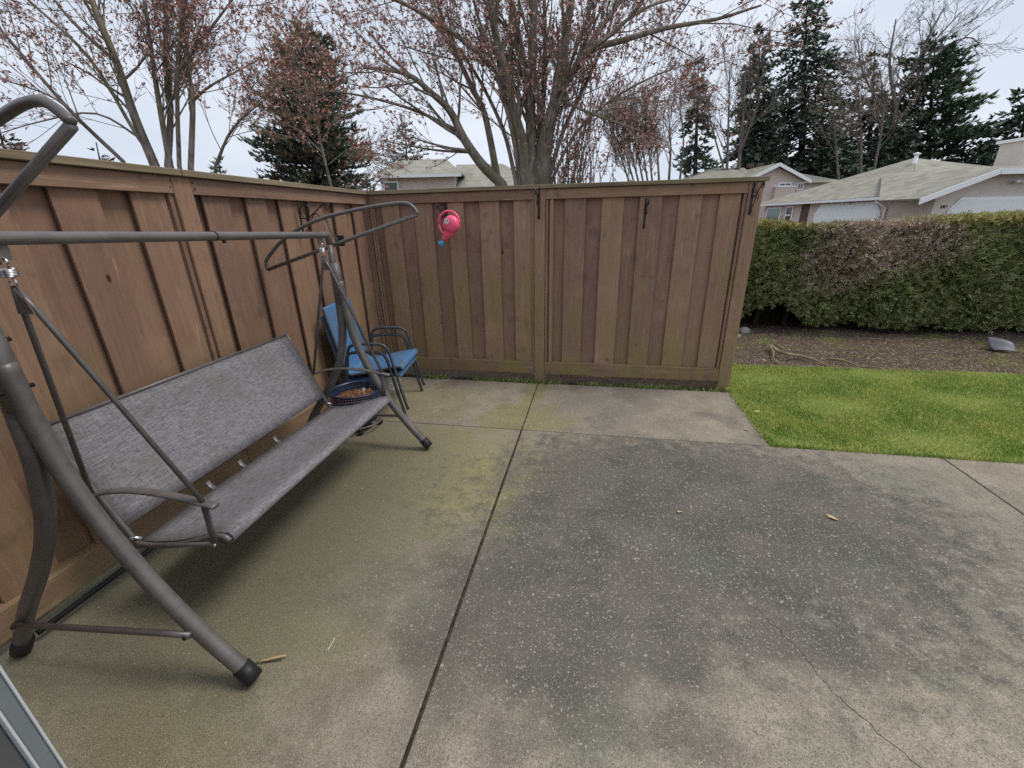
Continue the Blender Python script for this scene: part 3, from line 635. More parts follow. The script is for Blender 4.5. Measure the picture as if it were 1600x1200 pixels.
for k in range(16):
    a = random.uniform(0, 6.28); r_ = random.uniform(.02, .15); s_ = random.uniform(.004, .009)
    g = Geo().lathe([(.0005, s_), (s_, s_ * .4), (s_ * .8, -s_ * .4)], (r_ * math.cos(a), r_ * math.sin(a), .207), 6); g.build('pebble', LITTER, pot)
bk = empty('bucket', (.225, -.41, .0025)); tag(bk, 'white plastic bucket standing under the stacked chairs', 'bucket')
Geo().lathe([(0, 0), (.088, 0), (.092, .004), (.104, .185), (.112, .187), (.112, .198), (.106, .2), (.099, .19), (.086, .012), (0, .01)], k=28).build('bucket_body', WHITEP, bk, True)
Geo().lathe([(.1075, .150), (.1115, .152), (.1115, .160), (.1075, .162)], k=28).build('bucket_ridge', WHITEP, bk, True)
Geo().tube([(.115 * math.cos(a), .115 * math.sin(a) * .5 - .10 * 0, .18 - .06 * math.sin(a)) for a in np.linspace(0, math.pi, 14)], .0025, 5).build('handle', SPRING, bk, True)
wc = empty('watering_can', (.862, -.150, 1.525)); tag(wc, 'small pink toy watering can with turquoise rose hanging on the fence', 'watering can')
wc.rotation_euler = (0, 0, R(-8))
bd = Geo().lathe([(.0005, -.05), (.05, -.05), (.066, -.042), (.076, -.01), (.078, .012), (.072, .04), (.056, .056), (.03, .062), (.0005, .063)], k=28).build('can_body', PINK, wc, True)
bd.rotation_euler = (R(90), R(0), 0); bd.location = (.022, 0, -.004)
Geo().tube([(-.006 + .104 * math.cos(a), 0, .004 + .104 * math.sin(a)) for a in np.linspace(R(0), R(250), 30)], .0105, 10).build('handle', PINK, wc, True)
sp = Geo().tube([(.028, -.0, -.028), (-.018, -.0, -.082), (-.062, 0, -.125), (-.078, 0, -.148)], [.050, .042, .025, .017], 16).build('spout', PINK, wc, True)
rs = Geo().tube([(-.076, 0, -.146), (-.088, 0, -.158), (-.104, 0, -.172), (-.106, 0, -.174)], [.016, .02, .034, .033], 18).build('rose', TURQ, wc, True)
FW = simple('face_print_white', (.72, .70, .72), .4); FK = simple('face_print_black', (.015, .015, .018), .4)
def disc(cx, cz, rx, rz, y, m, name):
    V = [(cx, y, cz)] + [(cx + rx * math.cos(a), y, cz + rz * math.sin(a)) for a in np.linspace(0, 2 * math.pi, 18)[:-1]]
    Geo().add(V, [(0, i + 1, (i + 1) % 17 + 1) for i in range(17)]).build(name, m, wc)
disc(.004, .022, .024, .022, -.0685, FW, 'printed_patch')
for dx, dz, rx, rz in ((-.006, .026, .004, .006), (.012, .028, .005, .007), (.006, .012, .006, .003)): disc(dx, dz, rx, rz, -.0692, FK, 'printed_mark')

# ------------------------------------------------------------------ sliding door by the camera
dr = empty('patio_door', (1.29, -3.83, 0)); tag(dr, 'grey aluminium edge of the patio door beside the camera', 'door')
def dpart(a, b, m, name): o = Geo().box(tuple(np.array(a) - [1.29, -3.83, 0]), tuple(np.array(b) - [1.29, -3.83, 0])).build(name, m, dr); bevel(o, .002, 2); return o
dpart((1.27, -3.8035, .03), (1.329, -3.800, 2.10), ALUL, 'stile_edge'); dpart((1.26, -3.8225, .03), (1.3255, -3.804, 2.10), ALU, 'door_stile')
dpart((1.27, -3.827, .03), (1.329, -3.823, 2.10), ALUL, 'glazing_bead')
GL = M('door_glass', .12, .5); GL.color((.075, .078, .08)); dpart((.36, -3.832, .06), (1.258, -3.826, 2.07), GL.m, 'glass_pane'); dpart((1.27, -3.90, .03), (1.318, -3.828, 2.10), GL.m, 'door_gasket')
dpart((.30, -3.86, .004), (1.40, -3.79, .028), ALU, 'door_sill'); dpart((.30, -3.85, 2.102), (1.40, -3.80, 2.15), ALU, 'door_head'); dpart((.30, -3.845, .03), (.358, -3.80, 2.10), ALU, 'door_stile')

# ------------------------------------------------------------------ hedge
HX0, HX1 = 3.75, 10.5
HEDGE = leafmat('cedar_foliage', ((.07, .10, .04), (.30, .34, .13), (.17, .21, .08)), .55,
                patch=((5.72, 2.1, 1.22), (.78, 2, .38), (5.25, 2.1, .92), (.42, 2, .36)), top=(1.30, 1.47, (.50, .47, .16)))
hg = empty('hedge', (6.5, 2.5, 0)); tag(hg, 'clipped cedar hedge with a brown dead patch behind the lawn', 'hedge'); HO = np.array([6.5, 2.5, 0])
def face_y(X, Z): return 2.20 - .07 * np.sin(X * 2.1 + 1) * np.sin(Z * 3 + X) - .06 * np.sin(X * 5.3 + Z * 4) + .34 * np.clip(.5 - Z, 0, 1) ** 1.2 * (1.0 + .9 * np.exp(-((X - 4.75) / .45) ** 2)) + .05 * np.clip(Z - 1.2, 0, 1) * 3
def topz(X): return 1.43 + .035 * np.sin(X * 1.9 + .6) + .02 * np.sin(X * 6.1) + .012 * (X - 5)
def fronds(P, D, N, L, k=5, seed=1):             # flat feathered sprays: P base, D direction, N face normal
    r = np.random.default_rng(seed); n = len(P); S = np.cross(D, N); V = []; F = []
    Vs = []
    for j in range(k):
        t = j / k; sgn = 1 if j % 2 else -1
        b = P + D * (L * t * .75)[:, None]; ll = L * (.55 - .25 * t) * r.uniform(.7, 1.2, n)
        dd = D * .8 + S * (sgn * .62); tip = b + dd * ll[:, None] + N * (r.normal(0, .12, n) * ll)[:, None]
        sd_ = np.cross(dd, N) * (ll * .17)[:, None]; mid = b + dd * (ll * .5)[:, None]
        Vs.append(np.stack([b, mid + sd_, tip, mid - sd_], 1))
    V = np.stack(Vs, 1).reshape(-1, 3); F = np.arange(len(V)).reshape(-1, 4); return V, F
def unit(a): return a / (np.linalg.norm(a, axis=1)[:, None] + 1e-9)
n = 33000; X = rng.uniform(HX0, 8.6, n); Z = rng.uniform(.10, 1.5, n); Z = np.where(rng.random(n) < .25, rng.uniform(.9, 1.5, n), Z)
ok = Z < topz(X) ; lowb = .10 + .30 * np.exp(-((X - 4.55) / .42) ** 2) + .05 * np.sin(X * 7); ok &= Z > lowb
X, Z = X[ok], Z[ok]; n = len(X); Y = face_y(X, Z) + rng.uniform(-.03, .13, n)
D = unit(np.stack([rng.normal(0, .7, n), rng.uniform(-1.0, -.15, n), rng.normal(.25, .55, n)], 1)); N = unit(np.cross(D, rng.normal(0, 1, (n, 3))))
V1, F1 = fronds(np.stack([X, Y, Z], 1), D, N, rng.uniform(.045, .12, n), 5, 1)
n = 9000; X = rng.uniform(HX0, 8.6, n); Y = rng.uniform(2.2, 3.1, n); Z = topz(X) + rng.uniform(-.08, -.02, n)
D = unit(np.stack([rng.normal(0, .6, n), rng.normal(-.2, .5, n), rng.uniform(.3, 1, n)], 1)); N = unit(np.cross(D, rng.normal(0, 1, (n, 3))))
V2, F2 = fronds(np.stack([X, Y, Z], 1), D, N, rng.uniform(.035, .08, n), 5, 2)
n = 1400; Z = rng.uniform(.12, 1.45, n); Y = rng.uniform(2.2, 3.1, n); X = HX0 + rng.uniform(-.05, .06, n)
D = unit(np.stack([rng.uniform(-1, -.2, n), rng.normal(0, .6, n), rng.normal(.2, .5, n)], 1)); N = unit(np.cross(D, rng.normal(0, 1, (n, 3))))
V3, F3 = fronds(np.stack([X, Y, Z], 1), D, N, rng.uniform(.05, .1, n), 5, 3)
mesh_np('foliage', np.concatenate([V1, V2, V3]) - HO, np.concatenate([F1, F2 + len(V1), F3 + len(V1) + len(V2)]), HEDGE, hg, kind='stuff')
CORE = simple('hedge_twigs_and_shade', (.02, .018, .012), .95, .05, 0, .5, 20)  # near-black core colour carries the shade among the inner twigs
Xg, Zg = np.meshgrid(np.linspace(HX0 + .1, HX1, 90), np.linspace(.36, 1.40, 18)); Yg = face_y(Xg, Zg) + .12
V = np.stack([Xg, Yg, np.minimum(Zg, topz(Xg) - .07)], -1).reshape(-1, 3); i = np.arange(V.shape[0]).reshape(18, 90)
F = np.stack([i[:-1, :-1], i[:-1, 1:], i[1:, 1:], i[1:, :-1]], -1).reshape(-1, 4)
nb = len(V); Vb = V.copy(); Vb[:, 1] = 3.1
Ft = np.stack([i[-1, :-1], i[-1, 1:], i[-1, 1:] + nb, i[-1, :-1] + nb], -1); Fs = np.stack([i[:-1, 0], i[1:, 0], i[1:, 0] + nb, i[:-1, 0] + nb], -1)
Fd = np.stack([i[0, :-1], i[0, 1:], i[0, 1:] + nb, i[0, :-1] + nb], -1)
mesh_np('inner_growth_shade', np.concatenate([V, Vb]) - HO, np.concatenate([F, F + nb, Ft, Fs, Fd]), CORE, hg, smooth=True)
o = Geo().box((HX0 - 6.3, .25, 0), (HX1 - 6.5, .55, .6)).build('inner_growth_shade', CORE, hg)  # plain dark box added to stand in for the shade under the hedge
for k in range(11):
    x = HX0 + .25 + k * .48 + random.uniform(-.08, .08); y = 2.62 + random.uniform(-.12, .1)
    Geo().tube([np.array((x, y, -.02)) - HO, np.array((x + .02, y - .01, .3)) - HO, np.array((x + random.uniform(-.08, .08), y, .75)) - HO], [.042, .034, .02], 7).build('stem', DKBARK, hg, True)

# ------------------------------------------------------------------ trees
def build_tree(name, label, geo, leaves, bark, leafm, base, group=None, crown='crown'):
    t = empty(name, base); tag(t, label, 'tree', group); b = np.array(base)
    if geo.n:
        V = np.concatenate(geo.v) - b; me = bpy.data.meshes.new('trunk'); me.from_pydata(V.tolist(), [], geo.f); me.materials.append(bark)
        me.polygons.foreach_set('use_smooth', np.ones(len(me.polygons), bool)); o = bpy.data.objects.new('trunk', me); col.objects.link(o); o.parent = t
    if leaves is not None: mesh_np(crown, leaves[0] - b, leaves[1], leafm, t)
    return t
def grow(geo, tips, p, d, L, r, lvl, cfg, rg):
    n = 5 if lvl < 2 else 4; pts = [np.array(p)]; d = norm(d)
    for i in range(n):
        d = norm(d + rg.normal(0, cfg['wob'], 3) + np.array([0, 0, cfg['up']])); pts.append(pts[-1] + d * L / n)
    rad = np.linspace(r, max(r * .4, cfg['rmin']), n + 1); k = 6 if r > .03 else (4 if r > .012 else 3)
    geo.tube(pts, rad, k, cap=False)
    spawn(geo, tips, pts, rad, L, lvl, cfg, rg)
def spawn(geo, tips, pts, rad, L, lvl, cfg, rg, t0=.2):
    pts = np.array(pts); n = len(pts) - 1
    if lvl >= cfg['levels']:
        m = cfg['buds']
        for t in np.linspace(.15, 1, m): 
            f = t * n; i = min(int(f), n - 1); tips.append(pts[i] + (pts[i + 1] - pts[i]) * (f - i) + rg.normal(0, cfg['budj'], 3))
        return
    c = cfg['n'][lvl]; c = int(c * rg.uniform(.75, 1.25) + .5)
    for q in range(c):
        t = t0 + (1 - t0) * (q + rg.uniform(.1, .9)) / c; f = t * n; i = min(int(f), n - 1); b = pts[i] + (pts[i + 1] - pts[i]) * (f - i)
        T = norm(pts[i + 1] - pts[i]); s_ = norm(np.cross(T, rg.normal(0, 1, 3))); a = R(rg.uniform(*cfg['ang']))
        rr = max(np.interp(f, np.arange(n + 1), rad) * cfg['rr'], cfg['rmin'])
        grow(geo, tips, b, T * math.cos(a) + s_ * math.sin(a), cfg['len'][lvl] * rg.uniform(.6, 1.2), rr, lvl + 1, cfg, rg)
def bud_mesh(tips, size, per, rg, keep=1.0):      # little star clusters of small leaves
    P = np.array(tips)
    if keep < 1: P = P[rg.random(len(P)) < keep]
    n = len(P) * per; B = np.repeat(P, per, 0); D = unit(rg.normal(0, 1, (n, 3)) + np.array([0, 0, -.15])); S = unit(np.cross(D, rg.normal(0, 1, (n, 3))))
    L = rg.uniform(size * .5, size * 1.1, n)[:, None]
    V = np.stack([B, B + D * L * .5 + S * L * .27, B + D * L, B + D * L * .5 - S * L * .27], 1).reshape(-1, 3)
    return V, np.arange(n * 4).reshape(n, 4)
def stems_tree(name, label, stems, dep, cfg, bark, leafm, bud, per, seed, keep=1.0, base=None, group=None, extra=None):
    rg = np.random.default_rng(seed); g = Geo(); tips = []
    done = []
    for pp, r0, r1, dv in stems:
        raw = [far(x, y, dep + dv * i / max(1, len(pp) - 1)) for i, (x, y) in enumerate(pp)]
        if pp[0][1] <= 250 and done:                # a limb starts on the stem it grows from
            A_ = np.concatenate(done); k_ = np.argmin(np.linalg.norm((A_ - CAM) / ((A_ - CAM) @ FH)[:, None] - (raw[0] - CAM) / ((raw[0] - CAM) @ FH), axis=1))
            sh = A_[k_] - raw[0]; raw = [q + sh * (1 - i / (len(raw) - 1)) ** 2 for i, q in enumerate(raw)]
        pts = smoothpts(raw, 4); done.append(np.array(pts))
        if pp[0][1] > 250:
            b0 = np.array(pts[0]); pts = [np.array([b0[0] + (base[0] - b0[0]) * .5, b0[1] + (base[1] - b0[1]) * .5, base[2]])] + list(pts)
        rad = np.linspace(r0, r1, len(pts)); g.tube(pts, rad, 9, cap=False)
        L = sum(np.linalg.norm(np.array(pts[i + 1]) - pts[i]) for i in range(len(pts) - 1))
        c2 = dict(cfg); c2['n'] = [cfg['n0'] * L] + list(cfg['n'][1:]); spawn(g, tips, pts, rad, L, 0, c2, rg, .25 if pp[0][1] > 250 else .1)
    if extra: extra(g, tips, rg)
    return build_tree(name, label, g, bud_mesh(tips, bud, per, rg, keep), bark, leafm, base, group)
REDBUD = leafmat('red_maple_buds', ((.34, .14, .12), (.56, .33, .285), (.42, .24, .18)), .6)
ORANGEBUD = leafmat('orange_maple_leaves', ((.36, .14, .08), (.60, .29, .17), (.40, .24, .14)), .6)
CFG = dict(levels=3, n0=2.1, n=[0, 5, 3.4], len=[1.6, .8, .38], ang=(18, 50), wob=.085, up=.06, rr=.38, rmin=.0042, buds=3, budj=.02)
MS = [([(784, 287), (753, 257), (725, 217), (704, 175), (676, 147), (634, 115), (567, 105)], 0.1298, 0.0280, -1.0),
      ([(777, 280), (767, 224), (756, 175), (739, 140), (718, 95), (697, 45), (680, -10)], 0.0885, 0.0336, .4),
      ([(821, 273), (816, 224), (802, 175), (791, 122), (774, 52), (762, -25)], 0.1534, 0.0616, -.3),
      ([(830, 280), (830, 210), (825, 140), (811, 70), (795, -20)], 0.1534, 0.0672, .6),
      ([(826, 175), (830, 105), (833, 35), (835, -30)], 0.1180, 0.0672, .2),
      ([(848, 280), (851, 228), (861, 182), (872, 140), (882, 70), (895, -20)], 0.2006, 0.0728, -.2),
      ([(868, 157), (917, 87), (970, 66), (1040, 45), (1120, 30), (1190, 8)], 0.0826, 0.0168, -1.4),
      ([(885, 135), (935, 52), (966, 7), (985, -30)], 0.0708, 0.0336, .5),
      ([(872, 155), (917, 175), (1005, 206)], 0.0413, 0.0112, -.7),
      ([(790, 120), (720, 60), (640, 10), (560, -20)], 0.0531, 0.0224, -1.2),
      ([(720, 200), (650, 170), (570, 150), (500, 140)], 0.0413, 0.0101, -1.2),
      ([(740, 240), (680, 235), (610, 222)], 0.0354, 0.0090, -.6),
      ([(838, 285), (845, 200), (852, 100), (850, -20)], .085, .04, .8), ([(812, 282), (800, 205), (775, 115), (748, 30), (735, -20)], .06, .02, -.5),
      ([(856, 282), (880, 205), (918, 125), (950, 50), (965, -10)], .06, .02, .5), ([(806, 282), (785, 200), (740, 110), (690, 50), (640, 0)], .055, .015, .9),
      ([(862, 282), (895, 215), (950, 160), (1020, 120), (1090, 95)], .045, .01, .2), ([(842, 282), (862, 190), (900, 100), (930, 20)], .06, .02, -.7),
      ([(900, 90), (1000, 15), (1090, -10)], 0.0472, 0.0134, 1.0)]
def suckers(g, tips, rg):
    for k in range(90):
        x = rg.normal(880, 32); pts = [far(x, 300, 11.2 + rg.normal(0, .3))]; d = np.array([rg.normal(.06, .12), rg.normal(0, .1), 1]); L = rg.uniform(1.3, 3.2)
        for i in range(5): d = norm(d + rg.normal(0, .13, 3)); pts.append(pts[-1] + d * L / 5)
        g.tube(pts, np.linspace(rg.uniform(.007, .014), .004, 6), 4, cap=False)
        for t in rg.uniform(.6, 5, 14): i = int(min(t, 4)); tips.append(pts[i] + (pts[i + 1] - pts[i]) * (t - i) + rg.normal(0, .07, 3))
b0 = far(832, 285, 11); stems_tree('maple_tree', 'large multi-stemmed red-budding maple behind the middle of the back fence', MS, 11, CFG, BARK, REDBUD, .070, 4, 21, .85, (b0[0], b0[1], -.06), 'budding maples beyond the fences', suckers)
LS = [([(241, 257), (210, 182), (182, 98), (150, 18), (138, -20)], 0.0782, 0.0350, .2), ([(230, 235), (206, 200), (140, 91), (52, 7), (20, -20)], 0.0340, 0.0126, -.4),
      ([(262, 259), (266, 175), (259, 87), (259, -10)], 0.0578, 0.0280, .5), ([(266, 259), (245, 140), (224, -10)], 0.0544, 0.0245, 0),
      ([(280, 259), (277, 157), (280, 70), (290, -10)], 0.0374, 0.0210, -.3), ([(298, 264), (301, 157), (294, 105), (290, -10)], 0.0510, 0.0210, .2),
      ([(303, 150), (333, 130), (402, 95)], 0.0272, 0.0070, -.5), ([(336, 262), (364, 200), (420, 150)], 0.0306, 0.0070, -.6),
      ([(192, 252), (105, 168), (0, 45), (-40, 0)], 0.0374, 0.0140, -.8), ([(165, 190), (90, 148), (-10, 120)], 0.0204, 0.0070, -.8), ([(225, 215), (150, 175), (60, 190), (-20, 215)], 0.0204, 0.0056, -.6),
      ([(182, 98), (110, 30), (70, -20)], 0.0340, 0.0140, .3), ([(270, 110), (330, 40), (370, -10)], 0.0272, 0.0105, -.3)]
CFL = dict(CFG); CFL.update(n0=2.4, len=[1.2, .62, .3], rmin=.0032)
b0 = far(270, 260, 8.4); stems_tree('maple_tree', 'budding maple with several thin trunks behind the left fence', LS, 8.4, CFL, BARK, REDBUD, .056, 4, 5, .68, (b0[0], b0[1], -.06), 'budding maples beyond the fences')
ORS = [([(520, 300), (505, 240), (490, 170), (470, 110), (455, 70)], .04, .012, 0), ([(505, 240), (460, 200), (415, 190)], .025, .008, -.4), ([(495, 190), (440, 150), (400, 120)], .022, .007, .3),
       ([(500, 215), (530, 170), (540, 140)], .02, .007, .2), ([(510, 260), (545, 235), (575, 250)], .02, .006, -.2), ([(478, 130), (440, 95), (425, 70)], .016, .006, .2)]
CFO = dict(CFG); CFO.update(n0=3.0, len=[1.0, .55, .3], rmin=.004)
b0 = far(520, 300, 13); stems_tree('young_maple_tree', 'young maple with rusty orange leaves in front of the broad spruce', ORS, 13, CFO, BARK, ORANGEBUD, .075, 4, 9, .30, (b0[0], b0[1], -.06))
BARE = dict(levels=3, n0=.9, n=[0, 5, 4], len=[3.6, 1.9, .9], ang=(20, 50), wob=.12, up=.05, rr=.45, rmin=.012, buds=2, budj=.05)
BROWNBUD = leafmat('brown_buds', ((.22, .17, .135), (.38, .30, .235)), .7)
for name, lab, st, dep, sd_, kp, cf in (
    ('bare_tree', 'bare thin tree between the narrow conifer and the tall firs', [([(1135, 285), (1138, 200), (1140, 110)], .16, .04, 0), ([(1152, 285), (1160, 190), (1165, 100)], .2, .05, 1), ([(1160, 230), (1185, 160), (1190, 120)], .1, .03, 0), ([(1130, 260), (1110, 190), (1100, 130)], .09, .03, 0)], 44, 31, .1, BARE),
    ('bare_tree', 'tall bare tree with branches sweeping right over the pine', [([(1390, 270), (1400, 170), (1440, 90), (1500, 20)], .17, .05, 0), ([(1400, 170), (1390, 100), (1400, 30)], .16, .05, 1), ([(1410, 150), (1470, 90), (1530, 40)], .14, .04, -1), ([(1395, 200), (1350, 120), (1340, 60)], .14, .04, 1), ([(1425, 115), (1460, 40), (1480, 5)], .1, .03, 0), ([(1440, 95), (1510, 60), (1535, 75)], .08, .03, 0)], 48, 33, .1, BARE),
    ('bare_tree', 'brown bare tree filling the gap left of the pine', [([(1345, 275), (1345, 200), (1340, 130)], .12, .04, 0), ([(1365, 270), (1380, 180), (1375, 110)], .12, .04, 1), ([(1310, 275), (1305, 210), (1300, 150)], .11, .04, 0)], 43, 35, 1.0, BARE),
    ('bare_tree', 'small grey bare tree at the left foot of the narrow conifer', [([(1045, 285), (1048, 230), (1045, 180)], .12, .03, 0), ([(1062, 285), (1068, 220), (1062, 165)], .1, .03, 0), ([(1030, 285), (1025, 225), (1010, 180)], .1, .03, 0)], 38, 37, .25, BARE)):
    b0 = far(st[0][0][0][0], 300, dep); stems_tree(name, lab, st, dep, cf, TWIG, BROWNBUD, .16, 3, sd_, kp, (b0[0], b0[1], -.06), 'bare trees behind the houses')
# pink shrub tree right of the big maple
PINKBUD = leafmat('pink_buds', ((.46, .28, .24), (.66, .48, .40), (.46, .42, .20)), .6)
st = [([(985 + k * 7, 290), (982 + k * 9 - 12, 245), (975 + k * 12 - 22, 200)], .05, .012, random.uniform(-.6, .6)) for k in range(6)]
CFS = dict(CFG); CFS.update(n0=3.2, len=[1.3, .7, .4], ang=(12, 35), up=.1, rmin=.007)
b0 = far(1000, 295, 21); stems_tree('flowering_shrub', 'pale pinkish upright shrub showing over the back fence right of the maple', st, 21, CFS, TWIG, PINKBUD, .085, 4, 41, .5, (b0[0], b0[1], -.06))

def conifer(name, label, x, ytop, dep, half, matl, seed, n=9000, spray=.3, droop=.25, ybase=290, group=None, up=0.0, bare=.1, dens=None, tilt=0, shape=.75, pdist=.72):
    rg = np.random.default_rng(seed); b = far(x, ybase, dep); top = far(x + tilt, ytop, dep); H = top[2] + .06; R0 = half / FPX * dep * 1.02
    g = Geo(); base = np.array([b[0], b[1], -.06]); topp = np.array([top[0], top[1], top[2]])
    ax = topp - base; g.tube([base, base + ax * .5, topp], [H * .022, H * .012, .02], 7, cap=False)
    zb = max(.02, (b[2] - .8) / H) if bare is None else bare
    nb = int(n / 26); t = zb + (1 - zb) * (1 - rg.random(nb) ** pdist); az = rg.uniform(0, 2 * np.pi, nb)
    prof = (1 - t) ** shape * (1 + .12 * np.sin(t * 34 + seed)) ; L = R0 * prof / (1 - zb) ** shape * rg.uniform(.55, 1.15, nb) + spray * .3
    V = []
    for j in range(nb):
        p0 = base + ax * t[j]; dh = np.array([math.cos(az[j]), math.sin(az[j]), 0]); dz = (-droop + up * t[j]) * rg.uniform(.5, 1.4)
        if L[j] > spray * 2 and rg.random() < .35: g.tube([p0, p0 + dh * L[j] * .5 + [0, 0, dz * L[j] * .4], p0 + dh * L[j] + [0, 0, dz * L[j]]], [.03 * L[j] / 2, .02 * L[j] / 2, .006], 3, cap=False)
        m = max(7, int(26 * L[j] / R0 * 1.6)); s_ = rg.uniform(.12, 1, m) ** .8; side = np.cross(dh, [0, 0, 1]); sg = rg.choice([-1, 1], m)
        B = p0 + dh * (s_ * L[j])[:, None] + np.array([0, 0, 1]) * (dz * s_ ** 1.4 * L[j])[:, None] + side * (rg.normal(0, .12, m) * L[j] * (1.1 - s_))[:, None]
        D = unit(dh * rg.uniform(.5, 1.1, m)[:, None] + side * (sg * rg.uniform(.1, .9, m))[:, None] + np.array([0, 0, 1]) * rg.normal(-.05 + up * .8, .3, m)[:, None])
        S = unit(np.cross(D, rg.normal(0, .45, (m, 3)) + [0, 0, 1])); l = (spray * rg.uniform(.5, 1.2, m))[:, None]
        dr_ = np.array([0, 0, -1]) * l * .25
        V.append(np.stack([B, B + D * l * .4 + S * l * .24 + dr_, B + D * l, B + D * l * .4 - S * l * .24 + dr_], 1))
    V = np.concatenate(V).reshape(-1, 3); F = np.arange(len(V)).reshape(-1, 4)
    return build_tree(name, label, g, (V, F), DKBARK, matl, tuple(base), group)
RUSTSPRUCE = leafmat('rusty_spruce_needles', ((.075, .115, .095), (.21, .25, .195), (.42, .20, .125)), .6)
SPRUCE = leafmat('spruce_needles', ((.07, .12, .10), (.20, .27, .215), (.15, .17, .115)), .6)
FIR = leafmat('fir_needles', ((.075, .108, .09), (.175, .22, .17), (.125, .155, .11)), .65)
PINEM = leafmat('pine_needles', ((.065, .105, .078), (.165, .22, .145), (.10, .15, .10)), .65)
BROWNF = leafmat('brownish_fir_needles', ((.12, .095, .072), (.24, .185, .135), (.12, .12, .08)), .7)
conifer('spruce_tree', 'broad rust-tinged green spruce beyond the left fence', 478, 42, 16, 93, RUSTSPRUCE, 3, 26000, .22, .1, 295, up=.5, bare=.02, shape=.46)
conifer('spruce_tree', 'small round-topped conifer above the far house roof', 632, 180, 42, 44, RUSTSPRUCE, 4, 5000, .28, .1, 275, up=.4, bare=.3)
conifer('spruce_tree', 'dark conifer top poking over the fence at the far left edge', -5, 185, 17, 55, BROWNF, 6, 5000, .22, .12, 290, up=.3)
conifer('spruce_tree', 'tiny conifer top over the left fence below the slanting maple branch', 150, 222, 22, 34, BROWNF, 8, 2500, .24, .12, 290, up=.3)
conifer('spruce_tree', 'little dark green conifer tip just right of the thin maple trunks', 340, 244, 20, 26, SPRUCE, 9, 2000, .2, .12, 290, up=.5)
GRP = 'tall conifers behind the houses'
conifer('fir_tree', 'narrow sparse conifer standing alone left of the tall firs', 1092, 88, 46, 34, FIR, 12, 4200, .6, .3, 290, GRP)
conifer('fir_tree', 'slim pointed fir touching the left side of the tallest fir', 1188, 36, 50, 52, FIR, 13, 9500, .7, .3, 290, GRP)
conifer('fir_tree', 'tallest broad fir with drooping boughs above the two-storey house', 1262, -22, 52, 100, FIR, 14, 15000, .68, .3, 290, GRP, shape=.66)
conifer('fir_tree', 'brownish ragged fir between the tallest fir and the right-hand pine', 1368, 70, 55, 72, BROWNF, 15, 7500, .7, .25, 290, GRP)
conifer('pine_tree', 'dense dark pine on the right of the group above the garage roof', 1462, 55, 49, 74, PINEM, 16, 12500, .7, .12, 290, GRP, up=.3, shape=.45)
conifer('pine_tree', 'dark conifer cut by the right edge of the picture by the chimney', 1606, 138, 45, 66, PINEM, 17, 7500, .7, .2, 285, GRP, up=.2, shape=.55)
conifer('fir_tree', 'low dark fir crowded between the two tall firs and the house roof', 1300, 190, 48, 80, FIR, 18, 6000, .65, .3, 290, GRP)
conifer('fir_tree', 'low dark fir filling the foot of the pine above the garage roof', 1405, 170, 47, 70, FIR, 19, 5500, .65, .3, 290, GRP)
o = None

# ------------------------------------------------------------------ houses
STUCCO = simple('pinkish_stucco', (.60, .515, .465), .9, .15, 0, .06, 3, .003, 40)
STUCCO2 = simple('grey_beige_stucco', (.64, .585, .53), .9, .15, 0, .05, 3, .003, 40)
BROWNW = simple('brown_recess', (.12, .085, .08), .9, .15, 0, .15, 3)
WTRIM = simple('white_trim', (.86, .87, .88), .5, .3)
GDOOR = simple('white_garage_door', (.82, .86, .86), .5, .3, 0, .03, 2)
def roofmat():
    m = M('grey_green_shingles', .9, .15); p = m.pos(); z = m.sep(p, 2)
    v = m.voro(m.vmul(p, (1.8, 1.8, 7)), 1.0, 'Color'); n = m.noise(p, .7, 4, .6)
    c = m.mix(m.sep(v, 0), (.25, .24, .205), (.37, .355, .305)); c = m.mix(m.mr(n, .45, .7, 0, .45), c, (.29, .29, .215))
    st = m.ma('FRACT', m.ma('MULTIPLY', z, 9.0)); c = m.mix(m.mr(st, .15, .0, 0, .45), c, (.10, .095, .08))
    m.color(c).bump(m.ma('ADD', st, m.noise(p, 20, 3)), .03, .5); return m.m
ROOF = roofmat()
def glassm(name, c):
    m = M(name, .08, .6); m.color(c); return m.m
WGLASS = glassm('window_glass', (.16, .235, .24)); DGLASS = glassm('dark_window_glass', (.045, .05, .06))
def H(o, b): o.location = tuple(-np.array(b)); return o
def prism(pts, b=None):
    g = Geo(); V = [tuple(p) for p in pts]; return g
def hquad(parent, base, pts, name, m, t=.05):     # a slab with the given four (or three) corner points
    P = np.array(pts, float); N = norm(np.cross(P[1] - P[0], P[-1] - P[0])); V = np.concatenate([P + N * t * .5, P - N * t * .5]) - np.array(base); n = len(P)
    F = [tuple(range(n)), tuple(range(2 * n - 1, n - 1, -1))] + [(i, i + n, (i + 1) % n + n, (i + 1) % n) for i in range(n)]
    return Geo().add(V, F).build(name, m, parent)
def obox(parent, base, o_, u, v, wv, name, m, par2=None):   # oriented box from corner o_ along u, v, w
    o_, u, v, wv = [np.array(q, float) for q in (o_, u, v, wv)]
    V = np.array([o_ + a * u + b * v + c * wv for c in (0, 1) for a, b in ((0, 0), (1, 0), (1, 1), (0, 1))]) - np.array(base)
    ob = Geo().add(V, [(0, 3, 2, 1), (4, 5, 6, 7), (0, 1, 5, 4), (1, 2, 6, 5), (2, 3, 7, 6), (3, 0, 4, 7)]).build(name, m, par2 or parent); return ob
UPV = np.array([0, 0, 1.0])
